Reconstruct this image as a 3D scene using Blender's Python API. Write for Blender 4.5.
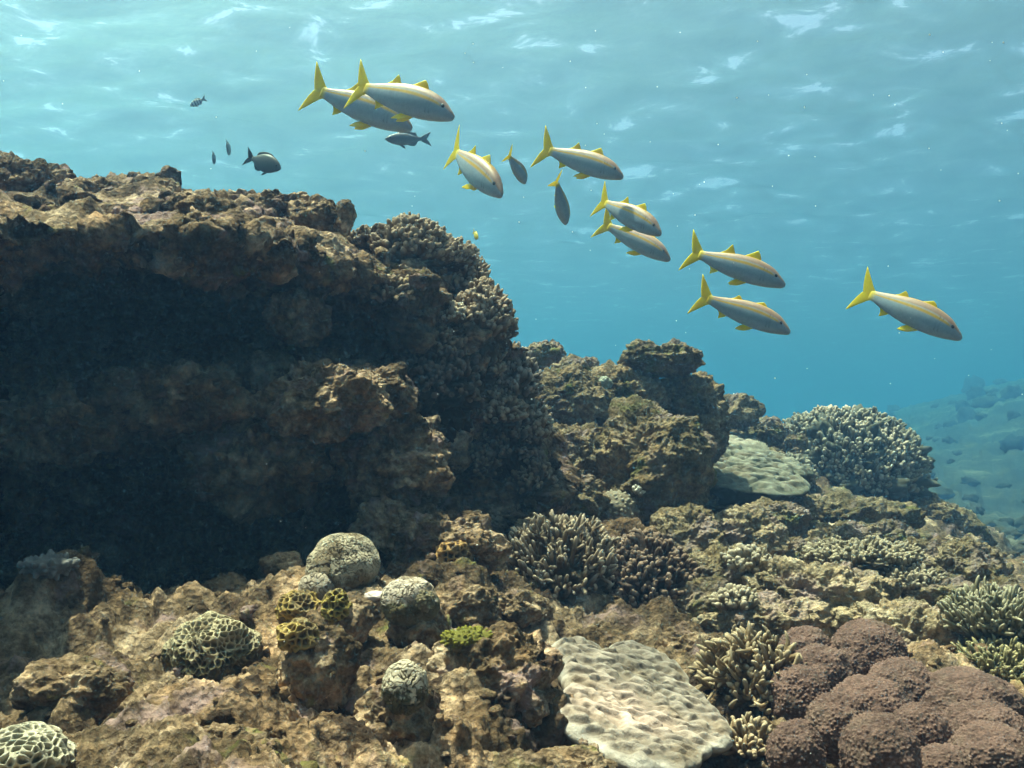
import bpy, math, random
import numpy as np
from mathutils import Vector
from mathutils.bvhtree import BVHTree

for o in list(bpy.data.objects):
    bpy.data.objects.remove(o)
scene = bpy.context.scene
COL = scene.collection
R_ = math.radians
rng = np.random.default_rng(11)
random.seed(11)

# ------------------------------------------------------------------ camera
PITCH = R_(4.0)
FPX = 1050.0
cam_d = bpy.data.cameras.new("camera")
cam_d.sensor_width = 36.0
cam_d.lens = 36.0 * FPX / 1024.0
cam_d.clip_start = 0.02
cam_d.clip_end = 2000
cam = bpy.data.objects.new("camera", cam_d)
cam.location = (0, 0, 0)
cam.rotation_euler = (math.pi / 2 + PITCH, 0, 0)
COL.objects.link(cam)
scene.camera = cam

# ------------------------------------------------------------------ light, exposure
SUN_TO = Vector((-0.25, 0.10, 0.96)).normalized()
w = bpy.data.worlds.new("World")
scene.world = w
w.use_nodes = True
wn = w.node_tree.nodes
wl = w.node_tree.links
sky = wn.new("ShaderNodeTexSky")
sky.sky_type = 'NISHITA'
sky.sun_disc = False
sky.air_density = 0.35
sky.dust_density = 8.0
sky.sun_elevation = math.asin(SUN_TO.z)
sky.sun_rotation = math.atan2(SUN_TO.x, SUN_TO.y)
wn["Background"].inputs[1].default_value = 0.05
wl.new(sky.outputs[0], wn["Background"].inputs[0])
sun_d = bpy.data.lights.new("sun", 'SUN')
sun_d.energy = 5.0
sun_d.angle = R_(0.6)
sun_d.color = (1.0, 0.76, 0.61)
sun = bpy.data.objects.new("sun", sun_d)
sun.rotation_euler = SUN_TO.to_track_quat('Z', 'Y').to_euler()
sun.location = SUN_TO * 30
COL.objects.link(sun)
vs = scene.view_settings
vs.view_transform = 'Standard'
vs.look = 'None'
vs.exposure = 3.3
vs.gamma = 1.0
vs.use_curve_mapping = False
cy = scene.cycles
cy.use_denoising = True
cy.max_bounces = 8
cy.diffuse_bounces = 3
cy.glossy_bounces = 3
cy.transmission_bounces = 4
cy.transparent_max_bounces = 12
cy.volume_bounces = 1
cy.caustics_reflective = False
cy.caustics_refractive = False
cy.sample_clamp_indirect = 4.0

WATER_H = 4.1
HAZE_DENSITY = 0.078
HAZE_COLOR = (0.036, 0.083, 0.178)
HAZE_ABSORB = (0.0, 0.25, 0.22)

# ------------------------------------------------------------------ numpy noise
def _hash(ix, iy, iz, seed):
    h = (ix.astype(np.int64) * 374761393 + iy.astype(np.int64) * 668265263 + iz.astype(np.int64) * 2147483647 + seed * 974634777) & 0xffffffff
    h = ((h ^ (h >> 13)) * 1274126177) & 0xffffffff
    h = ((h ^ (h >> 16)) * 2246822519) & 0xffffffff
    return h ^ (h >> 15)

_G = np.array([[1,1,0],[-1,1,0],[1,-1,0],[-1,-1,0],[1,0,1],[-1,0,1],[1,0,-1],[-1,0,-1],[0,1,1],[0,-1,1],[0,1,-1],[0,-1,-1],[1,1,0],[-1,1,0],[0,-1,1],[0,-1,-1]], float)

def perlin(P, seed=0):
    P = np.asarray(P, float)
    I = np.floor(P); F = P - I
    I = I.astype(np.int64)
    U = F * F * F * (F * (F * 6 - 15) + 10)
    out = np.zeros(len(P))
    for dx in (0, 1):
        wx = U[:, 0] if dx else 1 - U[:, 0]
        for dy in (0, 1):
            wy = U[:, 1] if dy else 1 - U[:, 1]
            for dz in (0, 1):
                wz = U[:, 2] if dz else 1 - U[:, 2]
                g = _G[_hash(I[:, 0] + dx, I[:, 1] + dy, I[:, 2] + dz, seed) & 15]
                d = g[:, 0] * (F[:, 0] - dx) + g[:, 1] * (F[:, 1] - dy) + g[:, 2] * (F[:, 2] - dz)
                out += wx * wy * wz * d
    return out

def fbm(P, freq, octs=4, seed=0, gain=0.5, lac=2.03):
    s = np.zeros(len(P)); a = 1.0; f = freq
    for k in range(octs):
        s += a * perlin(np.asarray(P) * f + 17.3 * k, seed + k)
        a *= gain; f *= lac
    return s

def billow(P, freq, octs=4, seed=0, gain=0.5, lac=2.1):
    s = np.zeros(len(P)); a = 1.0; f = freq; t = 0
    for k in range(octs):
        s += a * (np.abs(perlin(np.asarray(P) * f + 9.1 * k, seed + k)) * 2.2 - 0.55)
        t += a; a *= gain; f *= lac
    return s

def worley(P, seed=0, jit=0.85):
    P = np.asarray(P, float)
    I = np.floor(P).astype(np.int64)
    f1 = np.full(len(P), 9.0); f2 = np.full(len(P), 9.0)
    for dx in (-1, 0, 1):
        for dy in (-1, 0, 1):
            for dz in (-1, 0, 1):
                cx, cy_, cz = I[:, 0] + dx, I[:, 1] + dy, I[:, 2] + dz
                h = _hash(cx, cy_, cz, seed)
                jx = 0.5 + jit * (((h & 1023) / 1023.0) - 0.5)
                jy = 0.5 + jit * ((((h >> 10) & 1023) / 1023.0) - 0.5)
                jz = 0.5 + jit * ((((h >> 20) & 1023) / 1023.0) - 0.5)
                d = np.sqrt((cx + jx - P[:, 0]) ** 2 + (cy_ + jy - P[:, 1]) ** 2 + (cz + jz - P[:, 2]) ** 2)
                m = d < f1
                f2 = np.where(m, f1, np.minimum(f2, d))
                f1 = np.where(m, d, f1)
    return f1, f2

def sstep(a, b, x):
    t = np.clip((x - a) / (b - a), 0, 1)
    return t * t * (3 - 2 * t)

# ------------------------------------------------------------------ pixel helpers
CP, SP = math.cos(PITCH), math.sin(PITCH)
def ray(px, py):
    u = (px - 512) / FPX; v = (384 - py) / FPX
    return np.array([u, CP - SP * v, SP + CP * v])
def at(px, py, Y):
    d = ray(px, py)
    return d * (Y / d[1])
def tz(py):            # tangent of elevation of a pixel row
    v = (384 - py) / FPX
    return (SP + CP * v) / (CP - SP * v)

# ------------------------------------------------------------------ mesh helpers
def link_mesh(name, V, F, mat, loc=(0, 0, 0), parent=None, colors=None, smooth=True):
    loc = np.asarray(loc, float)
    V = np.asarray(V, float) - loc
    me = bpy.data.meshes.new(name)
    F = np.asarray(F)
    if F.dtype != object and F.ndim == 2:
        n, k = F.shape
        me.vertices.add(len(V)); me.vertices.foreach_set("co", V.astype(np.float32).ravel())
        me.loops.add(n * k); me.loops.foreach_set("vertex_index", F.astype(np.int32).ravel())
        me.polygons.add(n); me.polygons.foreach_set("loop_start", np.arange(0, n * k, k, dtype=np.int32))
        me.update(calc_edges=True)
    else:
        me.from_pydata([tuple(v) for v in V], [], [tuple(f) for f in F])
    if smooth:
        me.polygons.foreach_set("use_smooth", np.ones(len(me.polygons), bool))
    if colors is not None:
        ca = me.color_attributes.new("pigment", 'FLOAT_COLOR', 'POINT')
        c4 = np.ones((len(V), 4), np.float32); c4[:, :3] = colors
        ca.data.foreach_set("color", c4.ravel())
    me.validate()
    me.materials.append(mat)
    o = bpy.data.objects.new(name, me)
    COL.objects.link(o)
    if parent is not None:
        o.parent = parent
    else:
        o.location = loc
    return o

def tag(o, label, cat, group=None):
    o['label'] = label; o['category'] = cat
    if group: o['group'] = group
    return o
def empty(name, loc, label, cat, group=None, rot=None):
    o = bpy.data.objects.new(name, None); COL.objects.link(o)
    o.empty_display_size = 0.05
    o.location = loc
    if rot is not None: o.rotation_euler = rot
    return tag(o, label, cat, group)

def grid_faces(nu, nv, wrap=False):
    i = np.arange(nu - 1)[:, None]
    j = np.arange(nv if wrap else nv - 1)[None, :]
    a = i * nv + j; b = i * nv + (j + 1) % nv
    c = (i + 1) * nv + (j + 1) % nv; d = (i + 1) * nv + j
    return np.stack([a, b, c, d], -1).reshape(-1, 4)

def grid_normals(G):
    du = np.gradient(G, axis=0); dv = np.gradient(G, axis=1)
    n = np.cross(du, dv)
    return n / (np.linalg.norm(n, axis=-1, keepdims=True) + 1e-12)

_sph = {}
def sphere(n):
    """unit quad sphere (cube projected), n cells a side; verts and quads, seams merged"""
    if n in _sph: return _sph[n]
    t = np.tan(np.linspace(-1, 1, n + 1) * math.pi / 4)
    a, b = np.meshgrid(t, t, indexing='ij'); o = np.ones_like(a)
    sides = [(a, b, o), (b, a, -o), (o, a, b), (-o, b, a), (b, o, a), (a, -o, b)]
    V = []; F = []
    base = grid_faces(n + 1, n + 1)
    for k, s in enumerate(sides):
        V.append(np.stack(s, -1).reshape(-1, 3)); F.append(base + k * (n + 1) ** 2)
    V = np.concatenate(V); F = np.concatenate(F)
    V /= np.linalg.norm(V, axis=1, keepdims=True)
    key = np.round(V * 1e5).astype(np.int64)
    _, idx, inv = np.unique(key, axis=0, return_index=True, return_inverse=True)
    V = V[idx]; F = inv.reshape(-1)[F]
    _sph[n] = (V, F)
    return V, F

def bezier_interp(xs, ys, x):
    """monotone-ish cubic (Catmull-Rom) through (xs, ys rows)"""
    xs = np.asarray(xs, float); ys = np.asarray(ys, float)
    m = np.gradient(ys, xs, axis=0)
    i = np.clip(np.searchsorted(xs, x) - 1, 0, len(xs) - 2)
    h = xs[i + 1] - xs[i]; t = (x - xs[i]) / h
    sh = (len(x),) + (1,) * (ys.ndim - 1)
    t = t.reshape(sh); h = h.reshape(sh)
    return ((2*t**3-3*t**2+1)*ys[i] + (t**3-2*t**2+t)*h*m[i] + (-2*t**3+3*t**2)*ys[i+1] + (t**3-t**2)*h*m[i+1])

# ------------------------------------------------------------------ materials
def new_mat(name):
    m = bpy.data.materials.new(name); m.use_nodes = True
    nt = m.node_tree
    b = nt.nodes["Principled BSDF"]
    return m, nt, b
def N(nt, t, **kw):
    n = nt.nodes.new(t)
    for k, v in kw.items():
        if k in n.inputs: n.inputs[k].default_value = v
        else: setattr(n, k, v)
    return n
def ramp(nt, fac, stops, interp='LINEAR'):
    r = nt.nodes.new("ShaderNodeValToRGB"); r.color_ramp.interpolation = interp
    els = r.color_ramp.elements
    while len(els) < len(stops): els.new(0.5)
    for e, (p, c) in zip(els, stops):
        e.position = p; e.color = (*c, 1)
    nt.links.new(fac, r.inputs[0]); return r
def mixc(nt, fac, a, b):
    m = nt.nodes.new("ShaderNodeMix"); m.data_type = 'RGBA'
    if isinstance(fac, (int, float)): m.inputs[0].default_value = fac
    else: nt.links.new(fac, m.inputs[0])
    for s, v in ((6, a), (7, b)):
        if isinstance(v, tuple): m.inputs[s].default_value = (*v, 1)
        else: nt.links.new(v, m.inputs[s])
    return m.outputs[2]

def rock_mat(name, stops, patches=(), scale=1.0, fine=1.0, bump=1.0):
    m, nt, b = new_mat(name)
    tc = N(nt, "ShaderNodeTexCoord").outputs["Object"]
    def noise(sc, det=6, rough=0.6, off=0.0, dist=0.0):
        mp = N(nt, "ShaderNodeMapping"); mp.inputs["Location"].default_value = (off, off * 1.7, -off)
        nt.links.new(tc, mp.inputs[0])
        n = N(nt, "ShaderNodeTexNoise", Scale=sc, Detail=det, Roughness=rough, Distortion=dist)
        nt.links.new(mp.outputs[0], n.inputs["Vector"]); return n.outputs["Fac"]
    c = ramp(nt, noise(9 * scale, 8, 0.68, 1.0, 0.4), stops).outputs[0]
    tint = ramp(nt, noise(3.2 * scale, 4, 0.6, 6.0, 0.5), [(.36, (.62, .56, .52)), (.5, (1, .96, .9)), (.62, (1.12, .98, .86))]).outputs[0]
    m0 = N(nt, "ShaderNodeMix", data_type='RGBA', blend_type='MULTIPLY'); m0.inputs[0].default_value = 1.0
    nt.links.new(c, m0.inputs[6]); nt.links.new(tint, m0.inputs[7]); c = m0.outputs[2]
    # small mottling of algae tufts and bare spots
    spots = ramp(nt, noise(70 * scale * fine, 4, 0.7, 4.0), [(0.36, (0.35, 0.33, 0.30)), (0.52, (0.95, 0.95, 0.95)), (0.68, (1.7, 1.6, 1.45))]).outputs[0]
    mm = N(nt, "ShaderNodeMix", data_type='RGBA', blend_type='MULTIPLY'); mm.inputs[0].default_value = 0.85
    nt.links.new(c, mm.inputs[6]); nt.links.new(spots, mm.inputs[7]); c = mm.outputs[2]
    for k, (col, sc, lo, hi) in enumerate(patches):
        f = ramp(nt, noise(sc * scale, 5, 0.62, 7.7 + 3.1 * k, 0.6), [(lo, (0, 0, 0)), (hi, (1, 1, 1))]).outputs[0]
        c = mixc(nt, f, c, col)
    nt.links.new(c, b.inputs["Base Color"])
    b.inputs["Roughness"].default_value = 0.92
    b.inputs["Specular IOR Level"].default_value = 0.12
    h1 = noise(95 * fine, 5, 0.7, 2.0)
    v = N(nt, "ShaderNodeTexVoronoi", Scale=150 * fine); nt.links.new(tc, v.inputs["Vector"])
    add = N(nt, "ShaderNodeMath", operation='MULTIPLY_ADD'); nt.links.new(v.outputs["Distance"], add.inputs[0]); add.inputs[1].default_value = 0.5
    nt.links.new(h1, add.inputs[2])
    bp = N(nt, "ShaderNodeBump", Strength=0.9, Distance=0.009 * bump / fine)
    nt.links.new(add.outputs[0], bp.inputs["Height"]); nt.links.new(bp.outputs[0], b.inputs["Normal"])
    return m

BROWN = [(0.33, (0.040, 0.028, 0.017)), (0.45, (0.122, 0.087, 0.052)), (0.55, (0.275, 0.208, 0.138)), (0.66, (0.60, 0.49, 0.36))]
OLIVE = [(0.30, (0.050, 0.044, 0.022)), (0.45, (0.12, 0.098, 0.056)), (0.58, (0.235, 0.195, 0.125)), (0.72, (0.40, 0.345, 0.24))]
DARK = [(0.30, (0.018, 0.014, 0.010)), (0.48, (0.055, 0.042, 0.024)), (0.62, (0.11, 0.082, 0.045)), (0.76, (0.19, 0.145, 0.09))]
PALE = [(0.30, (0.10, 0.078, 0.048)), (0.45, (0.20, 0.165, 0.105)), (0.60, (0.36, 0.31, 0.215)), (0.74, (0.54, 0.48, 0.37))]
PINK = (0.29, 0.20, 0.18)
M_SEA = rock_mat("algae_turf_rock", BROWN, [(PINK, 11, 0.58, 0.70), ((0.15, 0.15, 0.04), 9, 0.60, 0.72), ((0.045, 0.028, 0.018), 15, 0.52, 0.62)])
M_OUT = rock_mat("shaded_reef_rock", DARK, [((0.16, 0.10, 0.11), 7, 0.57, 0.7), ((0.12, 0.12, 0.03), 9, 0.60, 0.72)])
M_OLIVE = rock_mat("olive_reef_rock", OLIVE, [((0.22, 0.17, 0.15), 6, 0.58, 0.7), ((0.11, 0.12, 0.035), 8, 0.57, 0.7)])
M_BROWN = rock_mat("brown_reef_rock", BROWN, [(PINK, 12, 0.56, 0.68), ((0.15, 0.15, 0.04), 10, 0.62, 0.72), ((0.045, 0.028, 0.018), 16, 0.53, 0.63)])
M_PALE = rock_mat("pale_reef_rock", PALE, [((0.30, 0.22, 0.19), 7, 0.55, 0.68)])

# beyond the reef edge the slope is covered in dark weed
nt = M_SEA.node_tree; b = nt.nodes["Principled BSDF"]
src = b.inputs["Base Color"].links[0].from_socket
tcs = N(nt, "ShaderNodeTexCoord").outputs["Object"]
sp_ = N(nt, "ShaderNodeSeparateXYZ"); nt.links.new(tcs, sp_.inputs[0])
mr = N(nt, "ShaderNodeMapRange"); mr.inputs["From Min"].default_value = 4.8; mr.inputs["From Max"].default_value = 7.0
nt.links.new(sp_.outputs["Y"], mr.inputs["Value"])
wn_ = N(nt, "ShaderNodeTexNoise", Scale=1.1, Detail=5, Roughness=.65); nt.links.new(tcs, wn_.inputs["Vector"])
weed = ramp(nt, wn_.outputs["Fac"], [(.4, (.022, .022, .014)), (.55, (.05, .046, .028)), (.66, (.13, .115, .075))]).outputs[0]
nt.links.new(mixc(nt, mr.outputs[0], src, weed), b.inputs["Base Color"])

def pigment_mat(name, bump_scale=220, bump=0.003, rough=0.85, translucent=0.0, spec=0.15, var=0.25, var_scale=60):
    """colour from the pigment painted on the animal, broken up by fine noise"""
    m, nt, b = new_mat(name)
    at_ = N(nt, "ShaderNodeAttribute", attribute_name="pigment")
    tc = N(nt, "ShaderNodeTexCoord").outputs["Object"]
    n = N(nt, "ShaderNodeTexNoise", Scale=var_scale, Detail=5, Roughness=0.7); nt.links.new(tc, n.inputs["Vector"])
    r = ramp(nt, n.outputs["Fac"], [(0.3, (1 - var,) * 3), (0.7, (1 + var,) * 3)]).outputs[0]
    mm = N(nt, "ShaderNodeMix", data_type='RGBA', blend_type='MULTIPLY'); mm.inputs[0].default_value = 1.0
    nt.links.new(at_.outputs["Color"], mm.inputs[6]); nt.links.new(r, mm.inputs[7])
    nt.links.new(mm.outputs[2], b.inputs["Base Color"])
    b.inputs["Roughness"].default_value = rough
    b.inputs["Specular IOR Level"].default_value = spec
    v = N(nt, "ShaderNodeTexNoise", Scale=bump_scale, Detail=4, Roughness=0.7); nt.links.new(tc, v.inputs["Vector"])
    bp = N(nt, "ShaderNodeBump", Strength=0.8, Distance=bump)
    nt.links.new(v.outputs["Fac"], bp.inputs["Height"]); nt.links.new(bp.outputs[0], b.inputs["Normal"])
    if translucent > 0:
        tr = N(nt, "ShaderNodeBsdfTranslucent"); nt.links.new(mm.outputs[2], tr.inputs["Color"])
        mx = N(nt, "ShaderNodeMixShader"); mx.inputs[0].default_value = translucent
        nt.links.new(b.outputs[0], mx.inputs[1]); nt.links.new(tr.outputs[0], mx.inputs[2])
        nt.links.new(mx.outputs[0], nt.nodes["Material Output"].inputs["Surface"])
    return m
M_CORAL = pigment_mat("stony_coral")
M_FINE = pigment_mat("fine_polyp_coral", bump_scale=420, bump=0.0035, var=0.45, var_scale=160)
M_BRANCH = pigment_mat("branching_coral", bump_scale=350, bump=0.0018, var=0.3)
M_FISH = pigment_mat("fish_skin", bump_scale=300, bump=0.0003, rough=0.5, spec=0.3, var=0.12, var_scale=120)
M_FIN = pigment_mat("fish_fin", bump_scale=120, bump=0.0003, rough=0.5, translucent=0.6, spec=0.3, var=0.1)
m, nt, b = new_mat("fish_eye"); b.inputs["Base Color"].default_value = (0.012, 0.012, 0.014, 1); b.inputs["Roughness"].default_value = 0.12
M_EYE = m

# ------------------------------------------------------------------ seabed
CTRL = [
 # px, py, depth
 (-200, 790, .75), (0, 775, .78), (150, 775, .82), (300, 775, .88), (450, 785, .95), (560, 800, 1.0), (700, 815, 1.0), (850, 850, 1.0), (1024, 850, 1.0), (1250, 850, 1.0),
 (-200, 700, 1.0), (0, 690, 1.0), (120, 680, 1.05), (250, 670, 1.08), (380, 680, 1.1), (480, 700, 1.12), (560, 745, 1.15), (700, 770, 1.2), (850, 785, 1.2), (1024, 780, 1.25), (1250, 780, 1.25),
 (-200, 620, 1.3), (0, 612, 1.3), (60, 592, 1.32), (130, 608, 1.32), (210, 592, 1.36), (280, 572, 1.40), (350, 590, 1.40), (430, 590, 1.40), (500, 625, 1.40), (545, 660, 1.38), (640, 675, 1.42), (740, 672, 1.45), (850, 675, 1.45), (1024, 665, 1.5), (1250, 660, 1.5),
 (-200, 640, 1.7), (50, 640, 1.7), (200, 620, 1.7), (330, 585, 1.65), (430, 570, 1.65), (520, 580, 1.7), (600, 600, 1.7), (700, 620, 1.75), (800, 622, 1.8), (900, 632, 1.8), (1024, 625, 1.85), (1250, 620, 1.9),
 (-200, 640, 2.2), (200, 620, 2.2), (400, 570, 2.2), (540, 520, 2.1), (620, 545, 2.1), (720, 575, 2.15), (820, 578, 2.2), (900, 580, 2.3), (1024, 598, 2.4), (1250, 600, 2.5),
 (100, 560, 2.9), (400, 500, 2.7), (560, 440, 2.65), (640, 440, 2.7), (720, 530, 2.8), (800, 545, 2.9), (900, 550, 3.0), (1024, 580, 3.2), (1250, 590, 3.3),
 (100, 560, 3.6), (400, 460, 3.4), (560, 400, 3.2), (640, 400, 3.3), (700, 470, 3.6), (790, 500, 3.9), (900, 520, 4.0), (1000, 560, 4.1), (1250, 600, 4.2),
 (100, 560, 4.8), (400, 480, 4.6), (600, 430, 4.4), (700, 430, 4.5), (780, 445, 4.7), (880, 490, 4.9), (960, 535, 5.0), (1040, 575, 5.2), (1250, 600, 5.4),
 (0, 560, 7), (400, 520, 7), (650, 480, 7), (780, 480, 7), (900, 515, 7.2), (1000, 548, 7.2), (1250, 560, 7.5),
 (0, 520, 12), (500, 500, 12), (750, 480, 12), (900, 495, 12), (1000, 515, 12), (1250, 505, 12),
 (0, 485, 22), (500, 475, 22), (800, 462, 24), (900, 440, 24), (1024, 400, 24), (1300, 345, 24),
 (0, 470, 36), (500, 462, 36), (780, 445, 36), (880, 415, 36), (1024, 380, 36), (1300, 370, 36),
 (0, 464, 60), (500, 462, 60), (780, 446, 58), (880, 434, 58), (1024, 424, 58), (1300, 418, 58),
 (-300, 462, 130), (500, 460, 130), (1400, 455, 130), (-300, 470, 40), (-300, 600, 6),
]
C = np.array(CTRL, float)
cs = np.stack([(C[:, 0] - 512) / FPX * 1.0, np.log(C[:, 2]) * 0.55], -1)
ct = np.array([tz(p) for p in C[:, 1]])
def _phi(r): return np.sqrt(r * r + 0.0009)
A = _phi(np.linalg.norm(cs[:, None] - cs[None], axis=-1))
nC = len(cs)
Pm = np.concatenate([np.ones((nC, 1)), cs], 1)
K = np.block([[A + 1e-4 * np.eye(nC), Pm], [Pm.T, np.zeros((3, 3))]])
sol = np.linalg.solve(K, np.concatenate([ct, np.zeros(3)]))
def seabed_z(x, y):
    x = np.atleast_1d(x).astype(float); y = np.maximum(np.atleast_1d(y).astype(float), 0.3)
    q = np.stack([x / y, np.log(y) * 0.55], -1)
    out = np.zeros(len(q))
    for k in range(0, len(q), 40000):
        qq = q[k:k + 40000]
        r = _phi(np.linalg.norm(qq[:, None] - cs[None], axis=-1))
        out[k:k + 40000] = r @ sol[:nC] + sol[nC] + qq @ sol[nC + 1:]
    return out * y

def rugged(P, amp, seed, big=4.0):
    """rounded lumps inside lumps, as encrusted rock grows; the small lumps keep their size whatever amp is"""
    W = P + 0.05 * np.stack([fbm(P, 6, 3, seed + 31), fbm(P, 6, 3, seed + 32), fbm(P, 6, 3, seed + 33)], -1)
    k1 = knobs(W, big * 2.3, seed + 1); k2 = knobs(W, 24, seed + 2); k3 = knobs(W, 62, seed + 3)
    m2 = 0.35 + 0.65 * sstep(-0.25, 0.25, fbm(P, 7, 2, seed + 5)); m3 = sstep(-0.3, 0.3, fbm(P, 11, 2, seed + 6))
    return amp * (1.0 * fbm(P, big, 3, seed, 0.5) + 0.75 * (k1 - 0.8)) + 0.017 * m2 * (k2 - 0.8) + 0.0075 * (0.3 + m3) * (k3 - 0.8) + 0.016 * fbm(P, 26, 5, seed + 9, 0.6)

def knobs(P, freq, seed):
    f1, f2 = worley(np.asarray(P) * freq, seed, 0.9)
    return np.sqrt(np.clip(1 - (f1 / 0.95) ** 2, 0, 1))

ys = np.concatenate([np.geomspace(0.42, 2.4, 560)[:-1], np.geomspace(2.4, 9, 240)[:-1], np.geomspace(9, 130, 90)])
ss = np.linspace(-0.80, 0.80, 760)
YY, SS = np.meshgrid(ys, ss, indexing='ij')
XX = YY * SS
ZZ = seabed_z(XX.ravel(), YY.ravel()).reshape(XX.shape)
G = np.stack([XX, YY, ZZ], -1)
nrm = grid_normals(G); nrm *= np.sign(nrm[..., 2:3])
P = G.reshape(-1, 3)
amp = (0.068 * np.minimum(1, (YY / 1.0)) * (1 + sstep(3, 12, YY) * 3.0)).reshape(-1)
amp *= 1 - 0.65 * sstep(6, 9, YY.reshape(-1))
fade = np.minimum(1, YY.reshape(-1) / .8)
disp = rugged(P, amp, 5) * fade
# round pits and holes in the turf rock
f1, f2 = worley(P * 22 + 3.3, 8)
pit = np.exp(-(f1 / 0.30) ** 2) * sstep(-0.05, 0.15, fbm(P, 5, 2, 44))
near = 1 - sstep(2.5, 4, YY.reshape(-1))
P = P + nrm.reshape(-1, 3) * (disp - 0.016 * pit * near)[:, None]
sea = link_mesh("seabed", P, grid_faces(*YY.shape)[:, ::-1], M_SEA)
sea['kind'] = 'structure'
SEA_MIN = P[:, 2].min()
TREES = []
def add_tree(V, F):
    TREES.append(BVHTree.FromPolygons([tuple(v) for v in V], [tuple(f) for f in F]))
g = P.reshape(*YY.shape, 3)[:700:2, ::2]
add_tree(g.reshape(-1, 3), grid_faces(*g.shape[:2]))

def hit(px, py, default=2.0):
    d = Vector(ray(px, py)).normalized(); best = None
    for t in TREES:
        r = t.ray_cast(Vector((0, 0, 0)), d)
        if r[0] is not None and (best is None or r[3] < best[3]): best = r
    if best is None:
        return at(px, py, default), np.array([0, -0.5, 0.8]), default
    n = best[1] if best[1].dot(d) < 0 else -best[1]
    return np.array(best[0]), np.array(n), best[0].y

# ------------------------------------------------------------------ left reef outcrop, a lofted shell
ST = {  # px: list of (py, depth)
 -320: [(700,1.7),(600,2.0),(500,1.85),(430,1.55),(370,1.5),(320,1.7),(270,1.25),(220,0.90),(185,1.1),(140,1.6),(150,2.3),(400,3.0),(760,3.1)],  # left three lips, out of view, pulled forward to shade the left foreground
 -140: [(690,1.7),(600,2.1),(500,1.95),(440,1.66),(375,1.6),(322,1.95),(270,1.35),(222,.90),(192,1.2),(155,1.75),(165,2.35),(400,3.0),(760,3.1)],
 -40: [(680,1.75),(590,2.2),(500,2.0),(440,1.68),(385,1.66),(325,2.1),(282,1.66),(236,1.16),(212,1.45),(184,1.88),(192,2.4),(400,3.0),(760,3.1)],
 60: [(670,1.75),(590,2.2),(500,2.05),(440,1.68),(385,1.66),(325,2.1),(280,1.78),(236,1.35),(214,1.55),(196,1.85),(196,2.4),(400,3.0),(760,3.1)],
 180: [(660,1.75),(580,2.2),(495,2.05),(435,1.68),(382,1.66),(325,2.1),(275,1.75),(236,1.40),(216,1.58),(204,1.85),(212,2.4),(400,2.9),(760,3.0)],
 290: [(640,1.75),(575,2.1),(500,1.98),(445,1.66),(388,1.64),(330,2.0),(290,1.76),(252,1.50),(238,1.60),(226,1.82),(240,2.3),(400,2.8),(760,2.9)],
 370: [(640,1.8),(570,2.0),(500,1.86),(450,1.72),(405,1.72),(355,1.92),(315,1.86),(280,1.70),(266,1.76),(254,1.88),(262,2.2),(400,2.7),(760,2.8)],
 430: [(640,1.85),(570,1.95),(510,1.92),(460,1.86),(412,1.84),(366,1.84),(325,1.82),(300,1.82),(286,1.86),(274,1.95),(280,2.2),(400,2.6),(760,2.7)],
 472: [(640,1.9),(575,1.98),(520,1.96),(475,1.94),(436,1.92),(402,1.92),(370,1.90),(348,1.90),(330,1.94),(318,2.02),(324,2.2),(420,2.55),(760,2.6)],
 510: [(640,1.9),(590,2.0),(545,2.0),(505,2.0),(475,2.0),(452,2.0),(432,2.0),(414,2.0),(400,2.03),(392,2.08),(398,2.2),(470,2.5),(760,2.5)],
 548: [(640,1.95),(600,2.0),(570,2.02),(540,2.04),(515,2.05),(495,2.06),(478,2.06),(465,2.08),(455,2.10),(448,2.14),(452,2.22),(520,2.4),(760,2.4)],
 566: [(640,2.1),(630,2.12),(620,2.13),(612,2.14),(606,2.15),(602,2.16),(598,2.16),(596,2.17),(594,2.18),(592,2.2),(596,2.24),(620,2.3),(760,2.3)],
}
keys = sorted(ST)
ctrl = np.array([[at(k, py, Y) for py, Y in ST[k]] for k in keys])         # stations x profile x 3
prof_t = np.array([0, 1, 2, 3, 4, 5, 6, 7, 8, 9, 10, 11, 12], float)
tv = np.concatenate([np.linspace(0, 10, 640)[:-1], np.linspace(10, 12, 60)])
sx = np.interp(np.linspace(0, 1, 900), [0, .12, 1], [keys[0], keys[1], keys[-1]])
prof = bezier_interp(prof_t, ctrl.transpose(1, 0, 2), tv)                    # tv x stations x 3
G = bezier_interp(np.array(keys, float), prof.transpose(1, 0, 2), sx)        # sx x tv x 3
nrm = grid_normals(G)
if nrm[300, 400] @ np.array([0, -1, 0]) < 0: nrm = -nrm
P = G.reshape(-1, 3)
ledge = np.broadcast_to((sstep(6.6, 7.6, tv) * (1 - sstep(9.2, 10, tv)))[None], G.shape[:2]).reshape(-1)
d = rugged(P, 0.062, 71, 3.4) * (1 - .45 * ledge)
f1, f2 = worley(P * 15 + 1.3, 18)
d += 0.018 * np.exp(-(f1 / 0.45) ** 2) * sstep(-0.1, 0.2, fbm(P, 4, 2, 14))
d -= 0.03 * sstep(0.15, 0.45, fbm(P, 3.1, 3, 31))
P = P + nrm.reshape(-1, 3) * d[:, None]
base = at(200, 640, 1.9)
outcrop = link_mesh("reef_outcrop", P, grid_faces(*G.shape[:2]), M_BROWN, base)
tag(outcrop, "huge dark overhanging reef outcrop with sunlit ledge filling the left side", "reef rock")
g = P.reshape(*G.shape)[::2, ::2]
add_tree(g.reshape(-1, 3), grid_faces(*g.shape[:2]))

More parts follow.
